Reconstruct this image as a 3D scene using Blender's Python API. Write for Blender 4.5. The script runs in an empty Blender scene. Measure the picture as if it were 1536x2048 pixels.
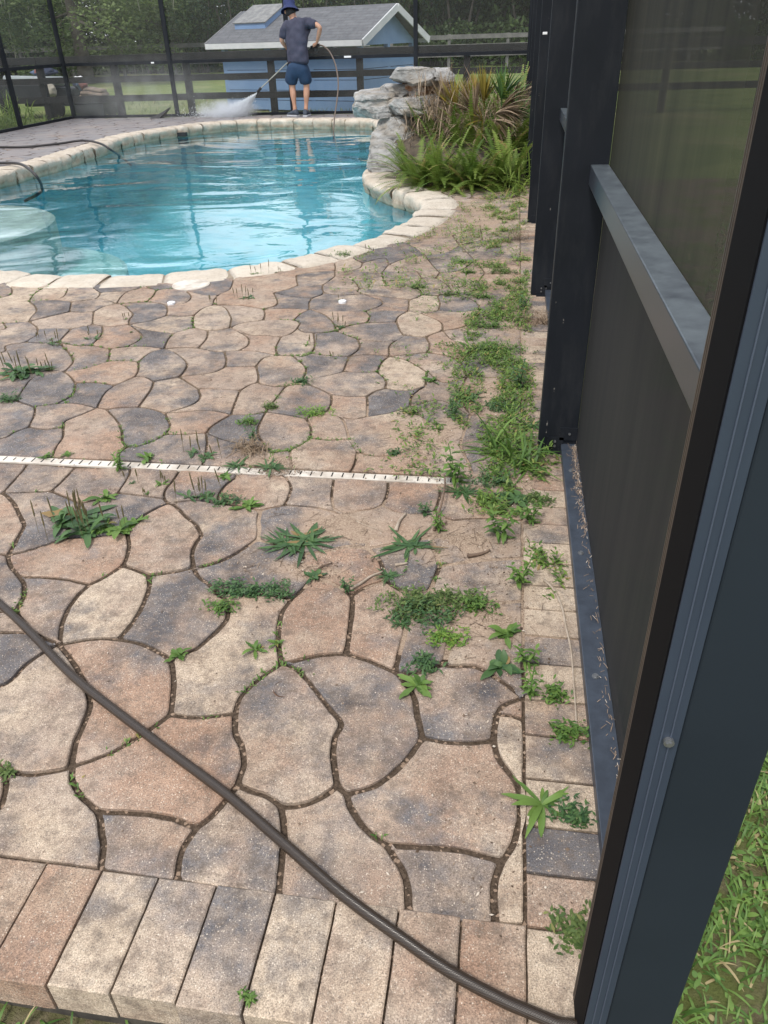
import bpy, bmesh, math, random
from mathutils import Vector, Matrix, noise
from mathutils.geometry import tessellate_polygon
R = math.radians
sc = bpy.context.scene
# ---------------------------------------------------------------- camera
F_PX, PITCH, ROLL, YAW, CAM_H = 1526.294, 0.559878, -0.0323713, 0.1650609, 1.26
FW = Vector((-math.sin(YAW)*math.cos(PITCH), math.cos(YAW)*math.cos(PITCH), -math.sin(PITCH)))
_r = Vector((math.cos(YAW), math.sin(YAW), 0)); _u = _r.cross(FW)
RT = _r*math.cos(ROLL) + _u*math.sin(ROLL); UP = -_r*math.sin(ROLL) + _u*math.cos(ROLL)
cd = bpy.data.cameras.new('camera'); cam = bpy.data.objects.new('camera', cd); sc.collection.objects.link(cam)
cam.matrix_world = Matrix(((RT.x, UP.x, -FW.x, 0), (RT.y, UP.y, -FW.y, 0), (RT.z, UP.z, -FW.z, CAM_H), (0, 0, 0, 1)))
cd.sensor_fit = 'VERTICAL'; cd.sensor_height = 36.0; cd.lens = F_PX/2048*36.0
cd.clip_start = 0.02; cd.clip_end = 3000
sc.camera = cam
# ---------------------------------------------------------------- sky, sun, exposure
SUN_EL, SUN_AZ = R(58), R(200)          # azimuth measured clockwise from +Y
w = bpy.data.worlds.new('World'); sc.world = w; w.use_nodes = True
wn, wl = w.node_tree.nodes, w.node_tree.links
wn.clear()
wo = wn.new('ShaderNodeOutputWorld'); bg = wn.new('ShaderNodeBackground')
sky = wn.new('ShaderNodeTexSky'); sky.sky_type = 'NISHITA'; sky.sun_disc = False
sky.sun_elevation = SUN_EL; sky.sun_rotation = SUN_AZ; sky.air_density = 1.0; sky.dust_density = 3.0
tc = wn.new('ShaderNodeTexCoord'); mp = wn.new('ShaderNodeMapping'); mp.inputs['Scale'].default_value = (1.2, 1.2, 3.2)
cn = wn.new('ShaderNodeTexNoise'); cn.inputs['Scale'].default_value = 2.2; cn.inputs['Detail'].default_value = 6
cr = wn.new('ShaderNodeValToRGB'); cr.color_ramp.elements[0].position = .36; cr.color_ramp.elements[1].position = .60
mx = wn.new('ShaderNodeMix'); mx.data_type = 'RGBA'
wl.new(tc.outputs['Generated'], mp.inputs['Vector']); wl.new(mp.outputs[0], cn.inputs['Vector'])
wl.new(cn.outputs['Fac'], cr.inputs[0]); wl.new(cr.outputs[0], mx.inputs[0])
wl.new(sky.outputs[0], mx.inputs[6]); mx.inputs[7].default_value = (18.0, 18.6, 19.8, 1)
wl.new(mx.outputs[2], bg.inputs[0]); bg.inputs[1].default_value = 0.095
wl.new(bg.outputs[0], wo.inputs[0])
sl = bpy.data.lights.new('sun', 'SUN'); sl.energy = 2.1; sl.angle = R(11); sl.color = (1, .95, .87)
so = bpy.data.objects.new('sun', sl); sc.collection.objects.link(so)
sd = Vector((math.sin(SUN_AZ)*math.cos(SUN_EL), math.cos(SUN_AZ)*math.cos(SUN_EL), math.sin(SUN_EL)))
so.rotation_euler = sd.to_track_quat('Z', 'Y').to_euler()
sc.view_settings.view_transform = 'Standard'; sc.view_settings.look = 'None'; sc.view_settings.gamma = 1.0
sc.view_settings.exposure = 0.27
sc.render.engine = 'CYCLES'
sc.cycles.volume_bounces = 4; sc.cycles.max_bounces = 8; sc.cycles.transparent_max_bounces = 24
# ---------------------------------------------------------------- helpers
random.seed(7)
COL = sc.collection
def ray(x, y): return FW*F_PX + RT*(x-768) - UP*(y-1024)
def G(x, y, z=0.0):                       # photograph pixel -> point on a horizontal plane
    d = ray(x, y); t = (z-CAM_H)/d.z; return Vector((d.x*t, d.y*t, z))
def PY(x, y, Y):                          # photograph pixel -> point on the vertical plane at distance Y
    d = ray(x, y); t = Y/d.y; return Vector((d.x*t, Y, CAM_H+d.z*t))
def PX(P):
    d = P-Vector((0, 0, CAM_H)); k = d.dot(FW); return (768+F_PX*d.dot(RT)/k, 1024-F_PX*d.dot(UP)/k)
def tag(o, label=None, cat=None, group=None, kind=None):
    if label: o['label'] = label
    if cat: o['category'] = cat
    if group: o['group'] = group
    if kind: o['kind'] = kind
    return o
def empty(name, loc=(0, 0, 0)):
    o = bpy.data.objects.new(name, None); COL.objects.link(o); o.location = loc; o.empty_display_size = .1; return o
def mesh_obj(name, V, Fs, mats, parent=None, smooth=False, mi=None):
    me = bpy.data.meshes.new(name); me.from_pydata([tuple(v) for v in V], [], Fs)
    for m in (mats if isinstance(mats, (list, tuple)) else [mats]): me.materials.append(m)
    if mi: me.polygons.foreach_set('material_index', mi)
    if smooth: me.polygons.foreach_set('use_smooth', [True]*len(me.polygons))
    me.update()
    o = bpy.data.objects.new(name, me); COL.objects.link(o)
    if parent:
        o.parent = parent
        Pw = parent.location
        p = parent.parent
        off = Vector(Pw)
        while p: off += p.location; p = p.parent
        me.transform(Matrix.Translation(-off))
    return o
class MB:
    def __init__(s): s.V = []; s.F = []; s.M = []
    def add(s, V, Fs, m=0):
        b = len(s.V); s.V += [Vector(v) for v in V]; s.F += [tuple(i+b for i in f) for f in Fs]; s.M += [m]*len(Fs)
    def box(s, a, b, m=0, mat=None, bev=0.0):
        x0, y0, z0 = a; x1, y1, z1 = b
        bm = bmesh.new(); bmesh.ops.create_cube(bm, size=1)
        for v in bm.verts: v.co = Vector((x0+(x1-x0)*(v.co.x+.5), y0+(y1-y0)*(v.co.y+.5), z0+(z1-z0)*(v.co.z+.5)))
        if bev: bmesh.ops.bevel(bm, geom=bm.edges[:], offset=bev, segments=2, affect='EDGES', profile=.5)
        if mat: bm.transform(mat)
        s.addbm(bm, m)
    def addbm(s, bm, m=0):
        bm.verts.index_update(); s.add([v.co.copy() for v in bm.verts], [tuple(v.index for v in f.verts) for f in bm.faces], m); bm.free()
    def tube(s, pts, rad, n=8, m=0, cap=True):
        pts = [Vector(p) for p in pts]; rr = rad if isinstance(rad, (list, tuple)) else [rad]*len(pts)
        V = []; prev = None
        for i, p in enumerate(pts):
            t = (pts[min(i+1, len(pts)-1)]-pts[max(i-1, 0)]).normalized()
            if prev is None: a = t.orthogonal().normalized()
            else: a = (prev-t*prev.dot(t)).normalized()
            prev = a; b = t.cross(a)
            for k in range(n):
                q = 2*math.pi*k/n; V.append(p+(a*math.cos(q)+b*math.sin(q))*rr[i])
        Fs = [(i*n+k, i*n+(k+1) % n, (i+1)*n+(k+1) % n, (i+1)*n+k) for i in range(len(pts)-1) for k in range(n)]
        if cap: Fs += [tuple(range(n))[::-1], tuple(range((len(pts)-1)*n, len(pts)*n))]
        s.add(V, Fs, m)
    def board(s, a, b, h, t, m=0, up=(0, 0, 1)):  # straight board centred on the line a-b, height h along up, thickness t
        a, b, up = Vector(a), Vector(b), Vector(up); d = (b-a); L = d.length; d.normalize(); sd_ = d.cross(up).normalized(); up = sd_.cross(d)
        M = Matrix(((d.x, sd_.x, up.x, (a.x+b.x)/2), (d.y, sd_.y, up.y, (a.y+b.y)/2), (d.z, sd_.z, up.z, (a.z+b.z)/2), (0, 0, 0, 1)))
        s.box((-L/2, -t/2, -h/2), (L/2, t/2, h/2), m, M)
    def build(s, name, mats, parent=None, smooth=False):
        return mesh_obj(name, s.V, s.F, mats, parent, smooth, s.M if any(s.M) else None)
def crom(P, n=4, closed=False):
    P = [Vector(p) for p in P]; out = []
    N = len(P)
    if N < 3 and not closed: return [P[0].lerp(P[1], i/n) for i in range(n)]+[P[1]]
    for i in range(N if closed else N-1):
        p1, p2 = P[i], P[(i+1) % N]
        p0 = P[i-1] if (closed or i > 0) else p1*2-p2
        p3 = P[(i+2) % N] if (closed or i+2 < N) else p2*2-p1
        for k in range(n):
            t = k/n; out.append(.5*((2*p1)+(p2-p0)*t+(2*p0-5*p1+4*p2-p3)*t*t+(3*p1-p0-3*p2+p3)*t*t*t))
    if not closed: out.append(P[-1])
    return out
# ---------------------------------------------------------------- materials
def new_mat(name):
    m = bpy.data.materials.new(name); m.use_nodes = True; nt = m.node_tree
    return m, nt, nt.nodes, nt.links, nt.nodes['Principled BSDF']
def _noise(nt, co, scale, detail=4, rough=.55, dist=0):
    n = nt.nodes.new('ShaderNodeTexNoise'); n.inputs['Scale'].default_value = scale; n.inputs['Detail'].default_value = detail
    n.inputs['Roughness'].default_value = rough; n.inputs['Distortion'].default_value = dist
    if co is not None: nt.links.new(co, n.inputs['Vector'])
    return n.outputs['Fac']
def _ramp(nt, f, a, b, ca=(0, 0, 0, 1), cb=(1, 1, 1, 1)):
    n = nt.nodes.new('ShaderNodeValToRGB'); e = n.color_ramp.elements; e[0].position = a; e[1].position = b; e[0].color = ca; e[1].color = cb
    nt.links.new(f, n.inputs[0]); return n.outputs[0]
def _mix(nt, f, a, b, mode='MIX'):
    n = nt.nodes.new('ShaderNodeMix'); n.data_type = 'RGBA'; n.blend_type = mode
    for s, i in ((f, 0), (a, 6), (b, 7)):
        if isinstance(s, (int, float)): n.inputs[i].default_value = s
        elif isinstance(s, tuple): n.inputs[i].default_value = s if len(s) == 4 else s+(1,)
        else: nt.links.new(s, n.inputs[i])
    return n.outputs[2]
def _math(nt, op, a, b=0.0):
    n = nt.nodes.new('ShaderNodeMath'); n.operation = op
    for s, i in ((a, 0), (b, 1)):
        if isinstance(s, (int, float)): n.inputs[i].default_value = s
        else: nt.links.new(s, n.inputs[i])
    return n.outputs[0]
def _bump(nt, h, bsdf, strength=.5, dist=.01):
    n = nt.nodes.new('ShaderNodeBump'); n.inputs['Strength'].default_value = strength; n.inputs['Distance'].default_value = dist
    nt.links.new(h, n.inputs['Height']); nt.links.new(n.outputs[0], bsdf.inputs['Normal']); return n
def _obj(nt): return nt.nodes.new('ShaderNodeTexCoord').outputs['Object']
def _pos(nt): return nt.nodes.new('ShaderNodeNewGeometry').outputs['Position']
def mat(name, c1, c2=None, scale=8, rough=.7, bump=0, bscale=None, metal=0, spec=.5, coat=0, detail=5, lo=.35, hi=.65):
    m, nt, N, L, B = new_mat(name)
    B.inputs['Roughness'].default_value = rough; B.inputs['Metallic'].default_value = metal; B.inputs['Specular IOR Level'].default_value = spec
    co = _obj(nt)
    if c2: L.new(_mix(nt, _ramp(nt, _noise(nt, co, scale, detail), lo, hi), c1, c2), B.inputs['Base Color'])
    else: B.inputs['Base Color'].default_value = tuple(c1)+(1,)
    if bump: _bump(nt, _noise(nt, co, bscale or scale*4, 6), B, bump, .004)
    return m
def leaf_mat(name, c1, c2, c3=None, rough=.5, trans=.25):
    m, nt, N, L, B = new_mat(name)
    at = N.new('ShaderNodeAttribute'); at.attribute_name = 'lv'
    col = _mix(nt, at.outputs['Fac'], c1, c2)
    if c3: col = _mix(nt, _ramp(nt, at.outputs['Fac'], .88, .93), col, c3)
    L.new(col, B.inputs['Base Color']); B.inputs['Roughness'].default_value = rough; B.inputs['Specular IOR Level'].default_value = .35
    tr = N.new('ShaderNodeBsdfTranslucent'); L.new(col, tr.inputs[0]); ms = N.new('ShaderNodeMixShader'); ms.inputs[0].default_value = trans
    out = N['Material Output']; L.new(B.outputs[0], ms.inputs[1]); L.new(tr.outputs[0], ms.inputs[2]); L.new(ms.outputs[0], out.inputs[0])
    return m
def set_lv(o, vals):                      # one value per face: the leaf's own shade of green
    a = o.data.attributes.new('lv', 'FLOAT', 'FACE'); a.data.foreach_set('value', vals)
# ================================================================ PAVER DECK
# joints between the flagstone pavers: polylines read off the photograph, laid onto the deck plane
ROWLINE = [PX(Vector(((.0965), yy, 0))) for yy in (.729, .85, 1.0, 1.2, 1.45, 1.7, 2.0, 2.18)]
ROWUP = [PX(Vector(((.0965), yy, 0))) for yy in (2.21, 2.6, 3.1, 3.7, 4.4, 5.2, 6.2, 7.2)]
BORDER = [(-150, 1695), (0, 1715), (205, 1745), (433, 1778), (680, 1812), (925, 1845), ROWLINE[0]]

DR_BOT = [(-150, 916), (0, 924), (235, 933), (470, 946), (700, 957), (940, 968), ROWLINE[-1]]
DR_TOP = [(-150, 903), (0, 911), (235, 921), (470, 933), (700, 943), (940, 957), ROWUP[0]]

COPE = [(-150, 556), (0, 563), (150, 569), (300, 570), (450, 556), (560, 542), (640, 523), (700, 511), (760, 495), (820, 473), (868, 448), (900, 420), (907, 397)]
TOPR = [(907, 397), (960, 398), ROWUP[-1]]
LEFT = [(-150, 1695), (-150, 1300), (-150, 916)]
LEFTU = [(-150, 903), (-150, 700), (-150, 556)]
J = """340 1427 385 1433 430 1430 471 1425
471 1425 480 1395 505 1368 535 1345 563 1327
340 1427 345 1395 347 1350 340 1317
340 1317 322 1305 280 1285 236 1277
118 1288 160 1280 200 1275 236 1277
-40 1395 0 1372 50 1330 90 1302 118 1288
-150 1262 -60 1260 0 1264 60 1264 100 1280 118 1288
30 1220 60 1264
340 1427 325 1440 280 1470 220 1505 143 1532
118 1288 150 1330 172 1375 180 1410 165 1450 148 1490 143 1532
143 1532 120 1540 60 1548 12 1544
-70 1480 -30 1510 0 1535 12 1544
12 1544 10 1580 -5 1620 -60 1640 -150 1650
143 1532 145 1560 160 1590 195 1622
195 1622 260 1624 330 1632 396 1653
396 1653 430 1625 475 1569
471 1425 470 1460 484 1495 487 1530 475 1569
475 1569 500 1580 535 1592 562 1612
195 1622 203 1660 206 1700 199 1741
396 1653 375 1680 360 1710 353 1765
562 1612 568 1660 566 1700 560 1750 556 1794
562 1612 600 1610 640 1595 675 1570
675 1570 692 1587
675 1570 667 1520 668 1480 682 1450 677 1435 650 1405 620 1365 590 1335 563 1327
692 1587 750 1570 780 1550 815 1515 846 1473
846 1473 835 1430 828 1390 800 1350 790 1342
563 1327 610 1315 650 1308 692 1306 740 1320 790 1342
790 1342 830 1345 870 1332 905 1331 960 1334 1022 1392
1022 1392 1005 1410 992 1430 988 1479
846 1473 880 1480 930 1484 988 1479
692 1587 705 1620 735 1660 774 1689
774 1689 850 1692 930 1700 1005 1720
988 1479 995 1510 1020 1545 1036 1572 1043 1600 1040 1640 1025 1690 1005 1720
1036 1572 1057 1585
1005 1720 990 1760 988 1800 992 1850
774 1689 795 1720 815 1770 817 1830
1022 1392 1035 1380 1054 1378
1054 1440 1020 1430 998 1428
692 1306 698 1270 703 1232 705 1203 702 1189
563 1327 557 1285 558 1250 564 1222 583 1196
583 1196 603 1180 621 1160
583 1196 550 1189 510 1186 470 1182 437 1187
437 1187 452 1200 456 1225 448 1245 425 1268 390 1297 355 1308 340 1317
437 1187 415 1165 395 1150 387 1134
387 1134 384 1105 394 1082 403 1072 397 1056 388 1045 372 1033 353 1013 337 1006
387 1134 410 1131 456 1115 515 1078
337 1006 364 1002 398 1000 450 1008 486 1012 520 1020
520 1020 517 1040 518 1060 515 1078
520 1020 552 1012 580 1009 632 1014 666 1022 690 1029
569 1010 578 990 582 970 568 949
436 1006 437 990 450 970 470 955 476 946
337 1006 328 997
328 997 330 980 345 962 360 940
337 1006 310 994 270 989 235 985
235 985 245 970 258 950 260 934
235 985 195 998 160 1005
337 1006 315 1015 280 1035 254 1062
160 1005 150 1035 125 1075
125 1075 170 1073 210 1070 254 1062
254 1062 258 1090 254 1112 246 1130
102 981 130 992 160 1005
102 981 125 960 150 934
4 984 50 983 102 981
4 984 25 962 45 940 55 926
-120 1000 -60 995 4 984
4 984 22 998 35 1020 49 1049
49 1049 35 1075 15 1109
-120 1100 -60 1100 15 1109
15 1109 60 1098 100 1085 125 1075
15 1109 20 1130 39 1153
39 1153 80 1153 130 1157 178 1168
178 1168 205 1155 246 1130
246 1130 270 1138 297 1149
297 1149 340 1144 387 1134
297 1149 298 1175 282 1215 260 1250 236 1277
178 1168 150 1195 125 1240 118 1288
39 1153 48 1170 46 1195 30 1220
-120 1230 -60 1225 30 1220
515 1078 560 1090 610 1105 650 1100 700 1092 735 1095
690 1029 720 1050 735 1070 735 1095
735 1095 760 1120 772 1160
702 1189 737 1170 772 1160
621 1160 649 1160 678 1172 702 1189
621 1160 600 1140 610 1105
690 1029 668 1015 664 985 668 956
690 1029 715 1022 746 1017 765 1010
765 1010 775 985 776 961
765 1010 790 1022 830 1028 870 1020
870 1020 880 990 878 965
870 1020 900 1040 950 1035 1046 1040
735 1095 800 1085 860 1075 900 1040
772 1160 800 1178 825 1184 860 1180
860 1180 880 1130 860 1075
825 1184 815 1215 812 1260 800 1300 790 1342
860 1180 900 1200 950 1205 1050 1200
812 1235 860 1222 900 1215
900 1200 905 1260 888 1327
1005 1204 1000 1270 990 1330
880 1130 960 1120 1050 1115
10 563 24 580 0 594 -60 598
27 576 60 577 80 578
80 578 113 570 137 573
80 578 65 590 58 602
58 602 35 597 0 600
58 602 80 601 107 600
107 600 128 592 137 573
113 570 100 568
137 573 155 570 177 570
177 570 185 568
107 600 125 601 143 603
143 603 180 600 196 594 201 585 190 578 177 570
143 603 139 623
58 602 70 612 73 622 62 634 58 642
139 623 100 632 58 642
58 642 7 645 -60 650
7 645 0 660 -50 668
58 642 72 652 75 657
75 657 72 670 50 683
50 683 10 690 0 705 -70 712
50 683 85 685 117 683
117 683 142 657
75 657 110 656 142 657
142 657 165 652 185 648
139 623 165 624 187 623
143 603 190 598 215 600 233 607
233 607 208 613 187 623
187 623 185 648
185 648 205 651 230 652 258 648
205 651 203 668 182 690
117 683 150 690 182 690
182 690 220 697 253 693
253 693 278 680 283 668 258 648
233 607 250 612 267 628
267 628 258 640 258 648
201 585 230 583 255 583
255 583 243 592 233 607
255 583 283 574 290 567
313 580 283 570
255 583 285 577 313 580
313 580 306 592 293 603
233 607 260 605 293 603
293 603 315 605 333 610
313 580 340 577 370 580
333 610 365 608 383 594 370 580
370 580 410 590 437 590
422 560 418 572 395 582
437 590 460 578 468 556
437 590 428 600 427 610
383 603 427 610
333 610 335 620 333 630
258 648 300 641 333 630
333 630 365 632 388 630
388 630 405 617 427 610
388 630 386 642 387 655
387 655 367 660 348 666
258 648 285 657 315 662 348 666
387 655 410 660 435 660 460 655
427 610 450 615 463 636
463 636 460 655
427 610 465 610 500 613 527 618
415 660 414 675 397 695
348 666 337 677 328 697
328 697 360 694 397 695
397 695 437 703 477 700
460 655 482 665 497 676 496 690 477 700
460 655 483 646 527 640
253 693 290 692 328 697
328 697 300 705 277 723
217 722 220 697
217 722 245 721 277 723
217 722 170 737 127 743
127 743 145 725 142 710 117 683
127 743 70 753 48 775 32 800
-60 795 0 802 32 800
32 800 70 813
70 813 113 807
113 807 140 793 149 780 150 765
150 765 140 752 127 743
150 765 190 764 230 770
230 770 250 762 270 753
277 723 277 740 270 753
270 753 290 754 307 762
307 762 330 758 358 753
328 697 347 703 373 724 370 740 358 753
358 753 400 748 430 743 450 733
450 733 453 718 448 702
307 762 302 778 277 813
277 813 240 814 215 818 193 815
230 770 210 785 193 815
113 807 150 806 193 815
193 815 165 828 130 842 127 853
70 813 68 830 57 853
57 853 90 858 127 853
57 853 25 865 -5 877 -80 885
127 853 125 875 112 893 103 915
213 818 235 842 243 862 246 885 257 893
257 893 275 892 305 882 330 868
330 868 340 850 330 825
277 813 305 817 330 825
330 825 365 823 400 820 430 821 462 828
257 893 240 903 235 919
330 868 370 868 412 865
412 865 425 850 462 828
412 865 414 890 405 930
358 753 378 765 397 777
397 777 440 777 480 780
397 777 400 795 380 810 330 825
480 780 470 805 462 828
480 780 500 768 516 765
462 828 500 828 531 823
450 733 485 732 512 731
477 700 515 702 555 710
512 731 527 715 555 710
512 731 517 750 516 765
516 765 545 772 572 771
572 771 553 795 531 823
531 823 515 860 530 890 545 905
412 865 450 880 500 890 545 905
545 905 540 935
531 823 590 832 613 837
613 837 622 855 621 876
621 876 600 890 580 900
580 900 560 902 545 905
580 900 583 937
572 771 598 768 621 770
621 770 645 780 662 789
662 789 663 805 654 823
613 837 635 826 654 823
654 823 685 838 699 878
621 876 655 880 699 878
699 878 715 900 708 930 700 943
654 823 700 838 734 833
605 759 621 770
605 759 650 752 687 743
605 759 612 735 584 710
584 710 555 710
584 710 605 712 623 706
623 706 630 690 627 665
555 710 552 695 562 673
562 673 580 668 594 657
594 657 610 665 627 665
594 657 600 645 587 640
527 640 560 639 587 640
562 673 530 670 500 669 460 655
527 640 530 628 527 618
527 618 570 616 600 617 619 618
587 640 600 628 619 618
527 618 555 608 547 585
547 585 500 583 468 580
547 585 570 580 596 571
596 571 594 563 592 550
547 585 590 594 625 595
596 571 620 571 646 569
646 569 660 560 670 552
625 595 640 590 648 585
646 569 645 578 648 585
625 595 618 605 619 618
648 585 680 590 725 587
670 552 705 560 719 577 715 583 725 587
719 577 745 573 775 571
670 552 700 555 768 561
768 561 775 571
775 571 805 573 828 573
828 573 840 580 844 589
844 589 830 596 818 598
725 587 750 590 785 594 818 598
768 561 800 560 844 556
844 556 828 573
670 552 671 535 668 520
670 540 690 543 720 535 725 525
592 550 620 545 671 540
725 525 745 520 770 515 778 528 765 545 768 561
725 525 705 515 700 510
778 528 800 535 830 540 844 556
778 528 810 517 850 510
844 556 871 556 880 545 865 530 850 510
850 510 830 495 800 480
850 510 890 505 920 490 905 470 868 455
871 556 890 566 906 583
906 583 875 591
844 589 860 590 875 591
875 591 880 605 877 620
818 598 817 622
725 587 760 597 765 608 730 622
760 597 755 598 754 596
619 618 650 622 690 622 730 622
730 622 754 620 817 622
817 622 840 626 877 620
906 583 930 585 965 575
965 575 955 565 930 556 871 556
965 575 1023 577
906 583 950 602 961 618
877 620 920 624 961 618
961 618 1024 620
840 626 875 640 885 650 885 661
817 622 797 632 793 643
619 618 650 630 668 648 672 661
627 665 650 665 672 661
672 661 700 650 734 645
730 622 740 632 734 645
734 645 765 644 793 643
793 643 800 660 807 669
672 661 700 672 715 677
715 677 750 682 790 680 807 669
807 669 845 674 885 661
715 677 720 695 699 712
623 706 660 711 699 712
699 712 740 708 779 712
779 712 780 690 807 669
699 712 692 728 687 743
687 743 725 744 754 743
754 743 765 722 779 712
754 743 772 760 770 776
662 789 700 793 734 792
734 792 750 782 770 776
770 776 815 780 852 770
852 770 852 755 855 743
779 712 815 720 855 743
734 792 735 815 734 833
852 770 825 790 820 813
734 833 780 825 820 813
820 813 850 840 860 880
699 878 720 905 766 912 820 900 860 880
855 704 860 690 852 673
779 712 815 708 855 704
855 704 900 712 922 724
885 661 905 680 930 685 949 688
949 688 945 705 922 724
922 724 934 751
855 743 890 765 934 751
951 643 920 655 885 661
961 618 951 643
951 643 985 648 1026 650
949 688 1029 690
934 751 980 755 1032 755
934 751 920 790 940 830
820 813 880 800 940 830 1036 830
860 880 920 890 940 930 945 955
940 830 920 890
920 490 960 480 1018 478
880 545 920 540 950 520 930 500 920 490
955 565 970 545 950 520
950 520 1020 515
970 545 1022 548
905 470 960 450 1016 445
907 430 960 425 1014 420
965 480 960 450
"""
def parse():
    polys = []
    for ln in (J.strip().split('\n')):
        v = [float(q) for q in ln.split()]
        pl = [Vector((v[i], v[i+1])) for i in range(0, len(v), 2)]
        for q in (pl[0], pl[-1]):
            if q.x < -20: q.x = -150          # joints that run out of the picture end at the edge of the traced part
            if q.x > 1010: q.x = PX(Vector((.0965, G(q.x, q.y).y, 0)))[0]
        polys.append(pl)
    for B in (BORDER, ROWLINE, DR_BOT, LEFT, DR_TOP, ROWUP, COPE, TOPR, LEFTU):
        polys.append([Vector(q) for q in B])
    return polys
def seg_near(p, a, b):
    d = b-a; t = max(0, min(1, (p-a).dot(d)/max(d.length_squared, 1e-9))); q = a+d*t; return (p-q).length, t, q
def build_graph(polys):
    # merge ends into nodes, snap loose ends onto neighbouring joints, cut joints at every T
    nodes = []
    def tol(y): return max(3.2, min(11, (y-430)/75.0))
    def node(p):
        for i, n in enumerate(nodes):
            if (n-p).length < tol(p.y): return i
        nodes.append(p.copy()); return len(nodes)-1
    ends = []
    for P in polys: ends.append([node(P[0]), node(P[-1])])
    edges = []
    for k, P in enumerate(polys):
        P = [q.copy() for q in P]; P[0] = nodes[ends[k][0]].copy(); P[-1] = nodes[ends[k][1]].copy()
        cuts = []
        for i, n in enumerate(nodes):
            if i in ends[k]: continue
            best = None
            s = 0
            for j in range(len(P)-1):
                d, t, q = seg_near(n, P[j], P[j+1])
                if best is None or d < best[0]: best = (d, j+t, q)
            if best[0] < tol(n.y)*1.0 and 0.02 < best[1] < len(P)-1.02: cuts.append((best[1], i))
        cuts.sort(); last = 0.0; cur = ends[k][0]
        for c, i in cuts+[(len(P)-1.0, ends[k][1])]:
            pts = [nodes[cur].copy()]+[P[j].copy() for j in range(len(P)) if last+.15 < j < c-.15]+[nodes[i].copy()]
            if cur != i: edges.append((cur, i, pts))
            last = c; cur = i
    seen = set(); E = []
    for a, b, pts in edges:
        key = (min(a, b), max(a, b))
        m = pts[len(pts)//2]
        key += (round(m.x/12), round(m.y/8)) if len(pts) > 2 else (0, 0)
        if key in seen: continue
        seen.add(key); E.append((a, b, pts))
    return nodes, E
def faces_of(nodes, E):
    # drop dangling ends
    while True:
        deg = {}
        for a, b, _ in E: deg[a] = deg.get(a, 0)+1; deg[b] = deg.get(b, 0)+1
        E2 = [e for e in E if deg[e[0]] > 1 and deg[e[1]] > 1]
        if len(E2) == len(E): break
        E = E2
    W = [[(G(q.x, q.y)).xy for q in pts] for a, b, pts in E]
    W = [[v.xy for v in crom([Vector((q.x, q.y, 0)) for q in pts], 4)] for pts in W]
    out = {}
    for i, (a, b, pts) in enumerate(E):
        for h, (s, e) in enumerate(((a, b), (b, a))):
            P = W[i] if h == 0 else W[i][::-1]
            d = P[min(2, len(P)-1)]-P[0]
            out.setdefault(s, []).append((math.atan2(d.y, d.x), i, h, e))
    for s in out: out[s].sort()
    used = set(); faces = []
    for s in out:
        for ang, i, h, e in out[s]:
            if (i, h) in used: continue
            loop = []; ci, ch, ce = i, h, e
            while (ci, ch) not in used:
                used.add((ci, ch)); P = W[ci] if ch == 0 else W[ci][::-1]; loop += P[:-1]
                L_ = out[ce]; idx = next(k for k, q in enumerate(L_) if q[1] == ci and q[2] == 1-ch)
                nx = L_[(idx-1) % len(L_)]; ci, ch, ce = nx[1], nx[2], nx[3]
            faces.append(loop)
    def area(P): return .5*sum(P[i].x*P[(i+1) % len(P)].y-P[(i+1) % len(P)].x*P[i].y for i in range(len(P)))
    good = [(f, area(f)) for f in faces]
    return [f for f, a in good if a > .002 and a < 3], E
nodes_, E_ = build_graph(parse())
FACES, E_ = faces_of(nodes_, E_)
def inside(p, P):
    c = False; n = len(P); j = n-1
    for i in range(n):
        if (P[i].y > p.y) != (P[j].y > p.y) and p.x < (P[j].x-P[i].x)*(p.y-P[i].y)/(P[j].y-P[i].y)+P[i].x: c = not c
        j = i
    return c
def resample(P, step):
    out = []; n = len(P)
    for i in range(n):
        a, b = P[i], P[(i+1) % n]; d = (b-a).length
        if d < 1e-5: continue
        k = max(1, int(round(d/step)))
        for q in range(k): out.append(a.lerp(b, q/k))
    res = [out[0]]
    for q in out[1:]:
        if (q-res[-1]).length > step*.45: res.append(q)
    return res
def inset(P, d):
    n = len(P); out = []
    for i in range(n):
        a, b, c = P[i-1], P[i], P[(i+1) % n]
        e1, e2 = (b-a).normalized(), (c-b).normalized()
        n1, n2 = Vector((-e1.y, e1.x)), Vector((-e2.y, e2.x)); m = n1+n2
        if m.length < .2: m = n1
        m.normalize(); k = d/max(.45, m.dot(n1)); out.append(b+m*k)
    return out
def smooth_ring(P, it=1, w=.25):
    for _ in range(it): P = [P[i]*(1-2*w)+(P[i-1]+P[(i+1) % len(P)])*w for i in range(len(P))]
    return P
STONE = MB(); ST_TINT = []; ST_RND = []
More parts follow.
